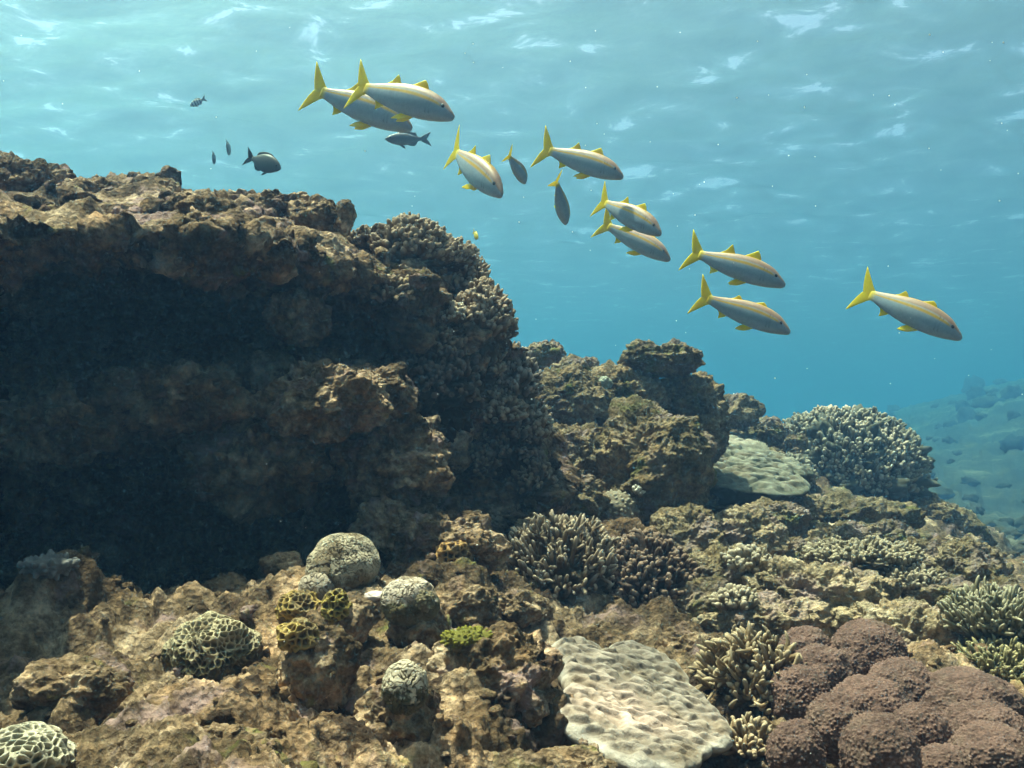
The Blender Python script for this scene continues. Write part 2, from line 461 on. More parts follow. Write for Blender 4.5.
# ------------------------------------------------------------------ boulders and rubble
def boulder(name, label, px, py, wpx, hpx, Y, mat, dpx=None, seed=1, n=72, amp=0.20, big=2.1, cat="rock", group=None, sharp=0.0, tilt=0.0, tree=True, lean=0.0):
    c = at(px, py, Y); s = Y / FPX
    r = np.array([wpx / 2 * s, (dpx or (wpx + hpx) / 2) / 2 * s, hpx / 2 * s])
    U, F = sphere(n)
    rm = float(r.mean())
    sq = np.sign(U) * np.abs(U) ** (1 - 0.35 * sharp)
    V = sq * r
    Q = U * 1.0 + seed * 3.7
    nd = 1.1 * fbm(Q, big * 0.62, 3, seed) + 0.75 * (knobs(Q + .3 * fbm(Q, 2, 2, 3)[:, None], big * 0.95, seed + 3) - .5)
    absP = V + c
    Wp = absP + 0.02 * np.stack([fbm(absP, 14, 3, 31), fbm(absP, 14, 3, 32), fbm(absP, 14, 3, 33)], -1)
    fine_ = (0.024 * (knobs(Wp, 25, seed + 7) - .7) + 0.0085 * (knobs(Wp, 64, seed + 8) - .7) + .010 * fbm(absP, 40, 4, seed, .62)) * min(1.2, rm / 0.06)
    V = V + U * ((nd * amp * rm) + fine_)[:, None]
    ca, sa = math.cos(tilt), math.sin(tilt)
    V = np.stack([V[:, 0] * ca - V[:, 2] * sa + lean * V[:, 2], V[:, 1], V[:, 0] * sa + V[:, 2] * ca], -1)
    V += c
    o = link_mesh(name, V, F, mat, (c[0], c[1], c[2] - r[2]))
    tag(o, label, cat, group)
    if tree: add_tree(V, F)
    return o

B = boulder
# ridge in the middle distance
B("reef_boulder", "flat cap-like olive rock perched on the highest point of the middle ridge", 662, 358, 76, 25, 2.9, M_OLIVE, 60, 3, sharp=.3, tilt=-.06)
B("reef_boulder", "tall olive block with dark right face below the flat cap rock", 690, 418, 62, 84, 3.0, M_OLIVE, 90, 7, sharp=.6, n=90)
B("reef_boulder", "broad rounded olive hump left of the tall ridge block", 622, 412, 104, 76, 2.95, M_OLIVE, 100, 12, n=96)
B("reef_boulder", "steep brown olive crag in front of the ridge with a ridged face", 650, 480, 96, 140, 2.35, M_OLIVE, 130, 21, n=120, sharp=.3, amp=.24)
B("reef_boulder", "small rounded lump on the skyline just right of the dark outcrop", 546, 355, 36, 24, 3.3, M_OLIVE, 40, 4)
B("reef_boulder", "smooth pale green lump on the skyline, second from the dark outcrop", 576, 374, 44, 30, 3.2, M_OLIVE, 44, 6)
B("reef_boulder", "sloping olive rock under the two skyline lumps", 566, 408, 92, 66, 2.85, M_OLIVE, 100, 9, n=96)
B("reef_boulder", "knobby olive rock halfway down between dark outcrop and ridged crag", 572, 458, 92, 58, 2.45, M_OLIVE, 90, 14, n=96)
B("reef_boulder", "low rounded rock left of the pale speckled dome coral", 562, 502, 86, 54, 2.2, M_OLIVE, 80, 16, n=90)
B("reef_boulder", "dark olive rock at the right foot of the ridged crag", 688, 546, 66, 72, 2.1, M_OLIVE, 70, 18, n=80)
B("reef_boulder", "faint blue-green ledge right behind the tall ridge block", 728, 412, 62, 26, 4.1, M_OLIVE, 60, 22, sharp=.3)
B("reef_boulder", "small far knob at the end of the faint ledge", 764, 432, 40, 22, 4.3, M_OLIVE, 40, 24)
B("reef_boulder", "low dark rock between the far table coral and the far bushy coral", 792, 452, 60, 34, 4.6, M_OLIVE, 60, 25)
# right foreground slope
B("reef_boulder", "knobby pale-topped rock below the far table coral", 745, 540, 78, 46, 2.25, M_PALE, 70, 31, n=84)
B("reef_boulder", "brown knobby rock left of the flat pale slab", 722, 585, 90, 62, 1.95, M_OLIVE, 80, 33, n=90)
B("rock_slab", "broad flat pale slab in the middle of the right slope", 818, 598, 138, 50, 1.85, M_PALE, 120, 35, n=110, amp=.26, sharp=.4, tilt=-.12)
B("rock_slab", "low pale ledge under the flat slab, above the purple-brown coral", 760, 622, 110, 40, 1.7, M_PALE, 80, 36, n=90, amp=.26)
B("reef_boulder", "pale greenish mound just behind the purple-brown lobed coral", 906, 645, 92, 72, 1.7, M_PALE, 90, 38, n=100)
B("reef_boulder", "dark rounded boulder near the right edge of the reef", 962, 573, 76, 54, 2.3, M_OLIVE, 70, 41, n=84)
B("reef_boulder", "dark olive rock left of the rounded boulder near the right edge", 918, 568, 62, 44, 2.35, M_OLIVE, 60, 43)
B("reef_boulder", "small brown boulder behind the pale slab and finger coral patch", 868, 585, 52, 42, 2.1, M_OLIVE, 50, 44)
B("reef_boulder", "long low rock descending right below the far bushy coral", 928, 522, 104, 44, 4.6, M_OLIVE, 100, 46, tilt=-.35)
B("reef_boulder", "small rock at the lower right edge where the reef drops off", 1002, 602, 60, 40, 2.2, M_OLIVE, 60, 47)
for px, py, w_, h_, Y, m_, lab in (
   (846, 524, 130, 46, 3.3, M_OLIVE, "long low olive rock in front of the far coral head"),
   (788, 512, 70, 30, 3.2, M_OLIVE, "low olive rock right under the table coral's right tip"),
   (838, 545, 60, 40, 2.5, M_OLIVE, "olive lump between the far coral head and the finger coral carpet"),
   (776, 520, 56, 34, 2.7, M_OLIVE, "small dark olive rock under the table coral's lower right corner"),
   (800, 560, 64, 36, 2.3, M_OLIVE, "low knobby rock right of the pale-topped rock below the table coral"),
   (700, 610, 66, 50, 1.75, M_OLIVE, "dark brown rock wedged between the dense coral bush and right slope"),
   (690, 650, 56, 40, 1.5, M_BROWN, "reddish brown lump between the plate coral and dense coral bush"),
   (860, 618, 54, 30, 1.75, M_PALE, "small pale lump between the flat slab and greenish mound"),
   (940, 600, 70, 34, 2.0, M_OLIVE, "low olive shelf between pale greenish mound and rounded dark boulder"),
   (884, 540, 60, 30, 2.9, M_OLIVE, "small olive rock below the far coral head's right side"),
   (950, 640, 60, 40, 1.75, M_OLIVE, "dim rock between the greenish mound and staghorn coral"),
   (524, 610, 46, 34, 1.5, M_BROWN, "brown lump at the left foot of the centre finger coral bush"),
   (540, 540, 60, 44, 1.9, M_OLIVE, "dark lump behind the left side of the centre finger coral bush")):
    B("reef_boulder", lab, px, py, w_, h_, Y, m_, (w_ + h_) / 2, int(px + py), n=84, amp=.26)
# foreground mound on the left
B("reef_boulder", "large pinkish brown block with a shaded right face left of the plate coral", 494, 706, 110, 134, 1.15, M_BROWN, 120, 51, n=130, sharp=.5)
B("reef_boulder", "brown knob just above the yellow-green encrusting patch", 466, 607, 58, 44, 1.38, M_BROWN, 60, 53, n=80)
B("reef_boulder", "knobby upright brown rock left of the pale-topped small brain coral", 318, 668, 62, 88, 1.06, M_BROWN, 70, 55, n=96)
B("reef_boulder", "brown lump between the yellow honeycomb corals and the two pale domes", 346, 622, 54, 48, 1.2, M_BROWN, 56, 57, n=80)
B("reef_boulder", "rounded brown rock carrying the pale-topped small brain coral", 402, 722, 74, 74, 1.02, M_BROWN, 80, 59, n=96)
B("reef_boulder", "brown lump below the large brain coral, beside the encrusting patch", 418, 632, 56, 50, 1.22, M_BROWN, 56, 61, n=80)
B("reef_boulder", "knobby tan mound at the bottom edge right of the honeycomb coral corner", 228, 756, 88, 52, .90, M_BROWN, 70, 63, n=100)
B("reef_boulder", "dark brown rock in shade at the left edge of the foreground", 72, 690, 100, 46, 1.0, M_BROWN, 80, 65, n=90)
B("reef_boulder", "brown knob on the foreground crest just left of the cave mouth", 58, 590, 62, 40, 1.32, M_BROWN, 60, 67, n=80)
B("reef_boulder", "tan rock at the bottom edge under the plate coral", 572, 772, 76, 40, 1.02, M_BROWN, 60, 69, n=80)
B("reef_boulder", "small pointed rock on the crest in front of the cave", 284, 566, 34, 26, 1.4, M_BROWN, 34, 70)
B("reef_boulder", "shaded rock shelf under the left base of the middle finger coral bush", 440, 545, 110, 60, 1.62, M_BROWN, 90, 72, n=90)
# knobs on the sunlit ledge
B("reef_boulder", "brown craggy hump at the upper left corner of the outcrop", 22, 184, 88, 36, 1.9, M_BROWN, 80, 81, n=96)
B("reef_boulder", "small pointed knob on the ledge, left part of the skyline", 166, 192, 24, 26, 1.9, M_BROWN, 24, 82)
B("reef_boulder", "wide dark flat-topped hump on the ledge skyline", 264, 210, 90, 28, 1.85, M_BROWN, 60, 83, n=84, sharp=.3)
B("reef_boulder", "rounded hump beside the upright knob on the ledge skyline", 314, 216, 50, 32, 1.82, M_BROWN, 46, 84, n=80)
B("reef_boulder", "small upright finger-like knob standing at the right end of the ledge", 345, 218, 17, 34, 1.8, M_BROWN, 17, 85)
B("reef_boulder", "smooth ridged dome low on the sunlit ledge", 190, 209, 52, 20, 1.65, M_BROWN, 44, 86)
B("reef_boulder", "low crag on the ledge between corner hump and pointed knob", 100, 198, 96, 26, 1.85, M_BROWN, 60, 87, n=84)
B("reef_boulder", "bulging dim rock in the shaded outcrop wall above the cave", 322, 402, 118, 62, 1.54, M_BROWN, 90, 88, n=100)
B("reef_boulder", "dim rock shelf left of the bulge on the shaded outcrop wall", 170, 396, 150, 50, 1.58, M_BROWN, 90, 89, n=100)

for px, py, w_, h_, Y, lab in (
   (52, 428, 120, 56, 1.58, "dim rounded rock at the left edge of the shaded outcrop wall"),
   (262, 468, 130, 70, 1.64, "broad dim lump low in the shaded outcrop wall above the cave"),
   (392, 462, 96, 84, 1.66, "dim lump in the shaded wall below the right shoulder"),
   (376, 392, 70, 50, 1.62, "dim olive knob in the shade right of the bulging dim rock"),
   (300, 318, 60, 44, 1.64, "reddish rock just under the cream coral tuft below the ledge"),
   (400, 530, 90, 50, 1.62, "dim rock ledge right of the cave mouth above the brain coral")):
    B("reef_boulder", lab, px, py, w_, h_, Y, M_BROWN, (w_ + h_) / 2, int(px * 3 + py), n=84, amp=.28)

# ------------------------------------------------------------------ dome corals
def dome_coral(name, label, px, py, wpx, hpx, Y, kind, c_ridge, c_valley, cell, seed, depth=0.004, cat="coral", n=110, group=None, top=None):
    Yh = hit(px, py + .15 * hpx)[2]
    if abs(Yh - Y) < .3: Y = Yh + .18 * wpx / 2 * Y / FPX
    c = at(px, py, Y); s = Y / FPX
    r = np.array([wpx / 2 * s, wpx / 2 * s, hpx / 2 * s])
    U, F = sphere(n)
    low = fbm(U + seed, 1.3, 2, seed)
    V = U * r * (1 + (0.30 if kind == 'cells' else 0.14) * low)[:, None]
    Q = V / cell + seed
    if kind == 'brain':
        Wp = Q + 0.5 * np.stack([perlin(Q * .7, 1), perlin(Q * .7, 2), perlin(Q * .7, 3)], -1)
        k = np.abs(perlin(Wp * 0.85, seed)) * 2.6
        k = sstep(0.05, 0.42, k)                     # 0 valley, 1 ridge
    elif kind == 'cells':
        f1, f2 = worley(Q, seed, 0.75)
        k = 1 - sstep(0.06, 0.42, f2 - f1)           # walls high
    else:                                            # bumpy
        f1, f2 = worley(Q, seed, 0.8)
        k = 1 - sstep(0.1, 0.55, f1)
    nn = U / r; nn /= np.linalg.norm(nn, axis=1, keepdims=True)
    V = V + nn * ((k - 0.5) * depth)[:, None]
    col = np.array(c_valley) + k[:, None] * (np.array(c_ridge) - np.array(c_valley))
    if kind in ('cells', 'brain'):          # turf and silt caught on the colony, in ragged patches
        g_ = (.75 * sstep(.16, .42, fbm(V + seed, 26, 4, seed + 2)))[:, None]
        col = col * (1 + .35 * fbm(V, 70, 3, seed + 8))[:, None] * (1 - g_) + np.array((.15, .11, .062)) * g_
    if top is not None:      # algae-covered lower skirt, ragged edge
        e = U[:, 2] + 0.6 * fbm(U * 2, 1.5, 3, seed + 5)
        f = sstep(-0.05, 0.25, e - top)[:, None]
        skirt = np.array((0.11, 0.09, 0.045)) * (1 + 0.8 * fbm(V, 60, 2, 3))[:, None]
        col = skirt * (1 - f) + col * f
    V += c
    o = link_mesh(name, V, F, M_CORAL, (c[0], c[1], c[2] - r[2]), colors=np.clip(col, 0.004, 0.9))
    tag(o, label, cat, group); add_tree(V[::1], F)
    return o

dome_coral("brain_coral", "largest grey-beige brain coral dome, smooth and round, at the cave mouth", 344, 565, 70, 62, 1.38, 'brain', (.34, .295, .21), (.22, .185, .125), .0036, 3, .0024, n=190)
dome_coral("brain_coral", "pale dome coral with a brown algae skirt right of the largest brain coral", 410, 602, 56, 48, 1.32, 'brain', (.44, .38, .30), (.31, .265, .20), .0036, 7, .0022, top=.05, n=150)
dome_coral("brain_coral", "small pale dome half tucked behind the yellow honeycomb corals", 316, 588, 34, 28, 1.33, 'brain', (.34, .29, .22), (.22, .18, .13), .0050, 9, .002)
dome_coral("brain_coral", "small brain coral with pale top and dark green sides near the bottom edge", 405, 687, 44, 50, 1.02, 'brain', (.46, .40, .29), (.25, .215, .14), .0036, 12, .0026, top=-.2, n=150)
dome_coral("honeycomb_coral", "yellow honeycomb coral knob, upper one of the yellow group", 300, 608, 42, 30, 1.22, 'cells', (.33, .235, .075), (.13, .09, .032), .0070, 15, .0045)
dome_coral("honeycomb_coral", "yellow honeycomb coral knob, lower one of the yellow group", 299, 636, 38, 30, 1.15, 'cells', (.35, .25, .08), (.13, .09, .032), .0070, 17, .0045)
dome_coral("honeycomb_coral", "small yellow honeycomb coral at the right end of the yellow group", 336, 606, 26, 32, 1.24, 'cells', (.30, .23, .06), (.09, .07, .02), .0065, 18, .004)
dome_coral("honeycomb_coral", "wide pale green honeycomb coral with large open cells left of the yellow knobs", 216, 652, 88, 66, 1.08, 'cells', (.36, .31, .195), (.17, .14, .075), .0068, 21, .0055, n=180, top=-.05)
dome_coral("honeycomb_coral", "pale honeycomb coral cut off by the lower left corner", 22, 760, 92, 56, .86, 'cells', (.44, .41, .30), (.20, .18, .11), .0072, 23, .0055, n=160, top=-.3)
dome_coral("honeycomb_coral", "small orange-brown honeycomb coral in the shade behind the brown knob", 454, 556, 34, 28, 1.52, 'cells', (.40, .24, .09), (.05, .03, .015), .0085, 25, .005)
dome_coral("honeycomb_coral", "yellow-green encrusting coral patch on the foreground rock", 467, 640, 50, 26, 1.24, 'bumps', (.24, .225, .03), (.11, .10, .018), .0060, 27, .004, top=-.4)
dome_coral("star_coral", "white speckled dome coral at the foot of the ridged crag", 617, 510, 42, 38, 2.12, 'bumps', (.40, .37, .27), (.19, .16, .11), .0100, 29, .004)
dome_coral("star_coral", "small pale green knob coral on the skyline left of the cap rock", 604, 384, 18, 16, 2.9, 'bumps', (.42, .46, .36), (.24, .26, .2), .012, 31, .004, n=50)
dome_coral("star_coral", "small olive dome coral above the yellow-green patch, beside the middle bush", 424, 603 - 2, 22, 22, 1.36, 'bumps', (.24, .21, .12), (.12, .1, .06), .005, 33, .002, n=60)
dome_coral("sponge", "pale blue-grey sponge in the shade at the left side of the cave", 48, 566, 54, 26, 1.45, 'bumps', (.20, .205, .20), (.12, .12, .115), .011, 35, .007, cat="sponge", n=70)
# the broken pale shell
dome_coral("shell", "small smooth pale shell lying between the two pale domes", 376, 596, 24, 11, 1.30, 'bumps', (.62, .54, .50), (.56, .48, .44), .03, 37, .0008, cat="shell", n=40)

# ------------------------------------------------------------------ plate corals
def plate_coral(name, label, outline, plane_pts, thick, bump, bfreq, stretch, c_hi, c_lo, seed, taper=0.75, nr=190, na=460, rim=None, cat="coral", bigk=1.0):
    """outline: pixels; plane through three (px,py,Y) points"""
    a, b_, c_ = [at(*p) for p in plane_pts]
    n = np.cross(b_ - a, c_ - a); n /= np.linalg.norm(n)
    if n[2] < 0: n = -n
    W = []
    for px, py in outline:
        d = ray(px, py); W.append(d * ((a @ n) / (d @ n)))
    W = np.array(W); ctr = W.mean(0)
    e1 = np.array([1, 0, 0]) - n * n[0]; e1 /= np.linalg.norm(e1); e2 = np.cross(n, e1)
    L = np.stack([(W - ctr) @ e1, (W - ctr) @ e2], -1)
    ang = np.arctan2(L[:, 1], L[:, 0]); rad = np.linalg.norm(L, axis=1)
    o_ = np.argsort(ang); ang, rad = ang[o_], rad[o_]
    th = np.linspace(-math.pi, math.pi, na, endpoint=False)
    rr = np.interp(th, np.concatenate([ang - 2*math.pi, ang, ang + 2*math.pi]), np.tile(rad, 3))
    ker = np.array([1, 2, 3, 2, 1.]); ker /= ker.sum()
    rr = np.convolve(np.concatenate([rr[-2:], rr, rr[:2]]), ker, 'valid')
    rr = rr * (1 + 0.012 * np.sin(th * 17) + 0.01 * np.sin(th * 31 + 1))
    f = np.linspace(0.001, 1, nr) ** 0.8
    FR, TH = np.meshgrid(f, th, indexing='ij')
    Rr = rr[None, :] * FR
    x = Rr * np.cos(TH); y = Rr * np.sin(TH)
    q = np.stack([x * bfreq, y * bfreq * stretch, np.zeros_like(x)], -1).reshape(-1, 3)
    q2 = q + 0.35 * np.stack([perlin(q * .6, seed), perlin(q * .6, seed + 1), 0 * q[:, 0]], -1)
    f1, f2 = worley(q2, seed, 0.9)
    bb = (sstep(-.35, .45, perlin(q2, seed + 3) + .45 * perlin(q2 * 1.9, seed + 6))).reshape(x.shape)
    big = fbm(np.stack([x, y, 0 * x], -1).reshape(-1, 3), 6, 2, seed + 4).reshape(x.shape)
    edge = np.sqrt(np.clip(1 - FR ** 10, 0, 1))
    ht = min(thick, .03) * 0.5 * edge + (bump * (bb - 0.35) + bump * bigk * big) * np.clip((1 - FR) * 9, 0, 1)
    top = ctr + x[..., None] * e1 + y[..., None] * e2 + ht[..., None] * n
    # underside shrinks inwards as it goes down
    fb = np.linspace(1, 0.001, 60)
    FB, TB = np.meshgrid(fb, th, indexing='ij')
    if taper > 0:
        dn = thick * (1 - FB ** 6) ** 0.6; scale = FB
    else:                       # thin rim over a stalk narrowing like a funnel
        q_ = 1 - FB
        dn = .03 * np.clip(q_ * 14, 0, 1) + thick * np.clip((q_ - .06) / .8, 0, 1); scale = FB * (1 - .10 * np.clip(q_ * 14, 0, 1))
    xb = rr[None] * scale * np.cos(TB); yb = rr[None] * scale * np.sin(TB)
    low = fbm(np.stack([xb, yb, dn], -1).reshape(-1, 3), 14, 3, seed + 8).reshape(xb.shape) * 0.12 * thick
    bot = ctr + xb[..., None] * e1 + yb[..., None] * e2 + (-(dn + low) * 1.0)[..., None] * n
    Gp = np.concatenate([top, bot[1:]], 0)
    col_t = np.array(c_lo) + bb[..., None] * (np.array(c_hi) - np.array(c_lo))
    if rim is not None:
        fr = sstep(.90, .99, FR)[..., None]; col_t = col_t * (1 - fr) + np.array(rim) * fr
    grime = (1 + .30 * fbm(top.reshape(-1, 3), 22, 4, seed + 2) + .25 * fbm(top.reshape(-1, 3), 110, 3, seed + 12)).reshape(x.shape)[..., None]
    rings = 1 + .06 * np.sin(FR * 60 + 3 * big)[..., None] * (FR > .5)[..., None]
    silt = sstep(.18, .45, fbm(top.reshape(-1, 3), 13, 4, seed + 21)).reshape(x.shape)[..., None]
    col_t = col_t * grime * rings; col_t = col_t * (1 - .45 * silt) + np.array((.15, .105, .06)) * .45 * silt
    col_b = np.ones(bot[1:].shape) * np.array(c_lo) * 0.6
    V = Gp.reshape(-1, 3)
    o = link_mesh(name, V, grid_faces(Gp.shape[0], na, True), M_CORAL, ctr - n * thick, colors=np.concatenate([col_t, col_b], 0).reshape(-1, 3))
    tag(o, label, cat); add_tree(V, grid_faces(Gp.shape[0], na, True))
    return o

plate_coral("plate_coral", "large beige plate coral with wavy bumps lying tilted at the bottom centre",
  [(546,654),(556,645),(572,642),(590,647),(604,653),(614,648),(628,645),(642,650),(657,655),(676,668),(690,688),(712,710),(732,738),(727,750),(712,752),(704,757),(700,768),(670,774),(635,772),(605,758),(578,742),(553,722),(558,706),(568,690),(560,670)],
  [(560, 645, 1.34), (680, 665, 1.38), (640, 765, 1.06)], .024, .0068, 46, 1.6, (.26, .222, .18), (.175, .142, .108), 5, rim=(.36, .33, .28), bigk=.9)
plate_coral("table_coral", "distant pale green table coral with rippled top and dark underside behind the ridged crag",
  [(700,440),(720,435),(738,434),(752,438),(770,455),(785,475),(797,495),(790,497),(770,495),(745,492),(722,488),(706,482),(696,465)],
  [(700, 440, 3.85), (795, 495, 3.0), (706, 484, 2.95)], .26, .018, 20, 1.7, (.21, .205, .155), (.09, .09, .062), 15, taper=0, bigk=.15)

# ------------------------------------------------------------------ branching corals
def tubes(starts, dirs, lens, r0, bend, nseg=5, sides=6, taper=0.72, c_low=(.2, .15, .1), c_tip=(.6, .5, .4), jitter=0.15, seed=0, tip_from=0.6):
    rg = np.random.default_rng(seed)
    n = len(starts)
    t = np.array([0, .25, .5, .75, .92, 1.0]); rs = np.array([1.0, .95, .88, .8, .62, .18])
    rs = 1 - (1 - rs) * 1.0
    rsc = np.where(t < .8, 1 - (1 - taper) * t, rs)
    D = dirs / np.linalg.norm(dirs, axis=1, keepdims=True)
    up = np.where(np.abs(D[:, 2:3]) > .9, np.array([[1., 0, 0]]), np.array([[0, 0, 1.]]))
    A_ = np.cross(D, up); A_ /= np.linalg.norm(A_, axis=1, keepdims=True); B_ = np.cross(D, A_)
    ang = np.arange(sides) / sides * 2 * math.pi
    ring = np.cos(ang)[None, :, None] * A_[:, None] + np.sin(ang)[None, :, None] * B_[:, None]     # n x sides x 3
    wob = rg.normal(0, 1, (n, 2)) * bend
    cen = starts[:, None] + D[:, None] * (t[None, :, None] * lens[:, None, None]) + \
        (A_[:, None] * wob[:, None, :1] + B_[:, None] * wob[:, None, 1:]) * (np.sin(t * 2.6)[None, :, None] * lens[:, None, None])
    kn = 1 + rg.normal(0, jitter, (n, len(t), 1, 1))
    V = cen[:, :, None] + ring[:, None] * (r0[:, None, None, None] * rsc[None, :, None, None] * kn)
    nt_ = len(t)
    V = V.reshape(-1, 3)
    i = np.arange(n)[:, None, None] * nt_ * sides; k = np.arange(nt_ - 1)[None, :, None] * sides; j = np.arange(sides)[None, None, :]
    a = i + k + j; b_ = i + k + (j + 1) % sides
    F = np.stack([a, b_, b_ + sides, a + sides], -1).reshape(-1, 4)
    end = (np.arange(n) * nt_ * sides + (nt_ - 1) * sides)[:, None]
    caps = np.concatenate([end + np.array([[0, 1, 2, 3]]), end + np.array([[0, 3, 4, 5]])], 0)
    F = np.concatenate([F, caps])
    ft = sstep(tip_from, 1.0, t)
    var = 1 + rg.normal(0, .13, (n, 1, 1, 1))
    colr = (np.array(c_low) + ft[None, :, None, None] * (np.array(c_tip) - np.array(c_low))) * var
    colr = np.broadcast_to(colr, (n, nt_, sides, 3)).reshape(-1, 3)
    return V, F, colr

def finger_coral(name, label, px, py, wpx, hpx, Y, nf, flen, frad, c_low, c_tip, seed, up=0.8, base_col=(.10, .075, .045), depth_px=None, side=2, group=None, spread=1.0, tip_from=.55, core=.72, zmin=-0.25, bend=.10, cat="coral", seat=.25):
    """a colony: rough rocky base with many blunt fingers; flen, frad in metres"""
    Yh = hit(px, py)[2]
    if seat and abs(Yh - Y) < .35: Y = Yh + seat * (depth_px or wpx) / 2 * Y / FPX
    c = at(px, py, Y); s = Y / FPX
    r = np.array([wpx / 2 * s, (depth_px or wpx) / 2 * s, hpx / 2 * s])
    rg = np.random.default_rng(seed)
    t = empty(name, (c[0], c[1], c[2] - r[2]), label, cat, group)
    loc = np.array(t.location)
    n = 46
    U, F = sphere(n)
    core_r = np.maximum(r - flen * 0.75, r * 0.35) * (core / .72)
    V = U * core_r * (1 + 0.25 * billow(U * 2 + seed, 1.5, 3, seed))[:, None] + c
    colr = np.clip(np.array(base_col) * (1 + 0.6 * fbm(V, 40, 3, seed))[:, None], .005, .9)
    b = link_mesh("coral_base", V, F, M_CORAL, loc, t, colors=colr)
    u = rg.normal(size=(nf * 5, 3)); u /= np.linalg.norm(u, axis=1, keepdims=True)
    u = u[(u[:, 2] > zmin) & (u[:, 1] < 0.75)][:nf]
    st = u * core_r * 0.93 + c
    dirs = u * spread + np.array([0, 0, up]) + rg.normal(0, .22, u.shape)
    ln = flen * rg.uniform(.5, 1.3, len(u))
    rd = frad * rg.uniform(.7, 1.3, len(u))
    Vs, Fs, Cs = tubes(st, dirs, ln, rd, bend, c_low=c_low, c_tip=c_tip, seed=seed, tip_from=tip_from)
    Va, Fa, Ca = [Vs], [Fs], [Cs]; off = len(Vs)
    D = dirs / np.linalg.norm(dirs, axis=1, keepdims=True)
    for k in range(side):
        pos = st + D * (ln * rg.uniform(.35, .75, len(u)))[:, None]
        d2 = D + rg.normal(0, .75, D.shape) + np.array([0, 0, .25])
        l2 = ln * rg.uniform(.3, .55, len(u))
        V2, F2, C2 = tubes(pos, d2, l2, rd * .85, bend, c_low=c_low, c_tip=c_tip, seed=seed + 50 + k, tip_from=tip_from * .6)
        Va.append(V2); Fa.append(F2 + off); Ca.append(C2); off += len(V2)
    link_mesh("branch_crown", np.concatenate(Va), np.concatenate(Fa), M_BRANCH, loc, t, colors=np.clip(np.concatenate(Ca), .005, .9))
    return t

TAN, TANT = (.15, .10, .058), (.40, .315, .215)
finger_coral("finger_coral", "bushy finger coral with long pale upright fingers left of centre bush, above the plate coral", 560, 582, 134, 128, 1.62, 340, .040, .0040, (.11, .075, .042), (.42, .345, .245), 3, up=.9, side=2)
finger_coral("finger_coral", "dense dark brown stubby coral bush with few pale tips above the plate coral", 642, 598, 120, 130, 1.66, 460, .026, .0050, (.075, .046, .032), (.24, .17, .12), 5, up=.6, side=2, base_col=(.06, .04, .03))
finger_coral("finger_coral", "pale branching coral with forked fingers between plate coral and purple-brown lobes", 752, 690, 100, 110, 1.22, 150, .045, .0042, (.15, .10, .05), (.40, .32, .205), 7, up=.5, side=3, bend=.22)
finger_coral("finger_coral", "broad finger coral thicket on the sunlit top of the outcrop's right shoulder", 408, 258, 96, 78, 1.86, 420, .030, .0058, TAN, TANT, 11, up=.8)
finger_coral("finger_coral", "finger coral thicket on the shoulder just below the highest thicket", 452, 288, 80, 84, 1.86, 330, .030, .0056, TAN, TANT, 13, up=.7)
finger_coral("finger_coral", "finger coral on the steep right edge of the outcrop, beside open water", 482, 330, 66, 96, 1.90, 300, .028, .0054, TAN, TANT, 15, up=.7)
finger_coral("finger_coral", "finger coral at the lower right edge of the outcrop with bluish tips", 514, 388, 56, 86, 1.98, 240, .028, .0052, (.13, .10, .07), (.40, .34, .27), 17, up=.7)
finger_coral("finger_coral", "small pale-tipped coral tuft in the dark face of the outcrop's right shoulder", 444, 322, 56, 36, 1.72, 110, .024, .0048, TAN, (.52, .45, .33), 19, up=.8)
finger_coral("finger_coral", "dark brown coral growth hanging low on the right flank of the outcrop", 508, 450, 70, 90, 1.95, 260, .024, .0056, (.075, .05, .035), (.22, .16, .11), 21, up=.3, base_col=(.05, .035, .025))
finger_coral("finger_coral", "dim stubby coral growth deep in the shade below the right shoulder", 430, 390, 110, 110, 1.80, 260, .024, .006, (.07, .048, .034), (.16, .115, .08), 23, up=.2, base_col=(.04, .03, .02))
for px, py, w_, h_, Y, nf, fl, sd, lab in (
   (388, 300, 60, 44, 1.75, 120, .024, 61, "patchy coral growth under the ledge, left of the highest thicket"),
   (432, 350, 64, 50, 1.8, 140, .022, 63, "dim finger coral below the pale-tipped tuft on the outcrop"),
   (476, 372, 60, 60, 1.92, 150, .024, 65, "finger coral midway down the outcrop's right flank"),
   (498, 418, 56, 56, 1.95, 140, .024, 67, "pale-tipped finger coral above the low hanging brown growth"),
   (532, 432, 40, 60, 2.02, 130, .024, 69, "narrow finger coral where the outcrop's flank meets the ridge"),
   (530, 486, 54, 56, 2.0, 120, .022, 71, "reddish brown finger coral at the outcrop's lower right foot"),
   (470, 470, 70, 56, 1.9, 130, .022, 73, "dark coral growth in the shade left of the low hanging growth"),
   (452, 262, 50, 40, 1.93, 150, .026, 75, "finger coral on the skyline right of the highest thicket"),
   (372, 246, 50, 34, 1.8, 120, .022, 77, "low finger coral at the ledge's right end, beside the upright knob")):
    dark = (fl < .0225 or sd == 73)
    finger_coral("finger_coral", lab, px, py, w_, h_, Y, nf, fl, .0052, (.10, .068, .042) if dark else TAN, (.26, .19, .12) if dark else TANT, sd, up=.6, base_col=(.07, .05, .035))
finger_coral("finger_coral", "small fan-shaped cream coral tuft under the sunlit ledge", 290, 272, 54, 44, 1.66, 80, .030, .0040, (.16, .10, .05), (.48, .40, .26), 25, up=.9)
finger_coral("bushy_coral", "large rounded far coral head of countless short branches on the right skyline", 842, 474, 170, 134, 4.4, 1700, .060, .0095, (.10, .09, .06), (.32, .29, .21), 27, up=.7, side=2, base_col=(.07, .07, .05), zmin=-.35)
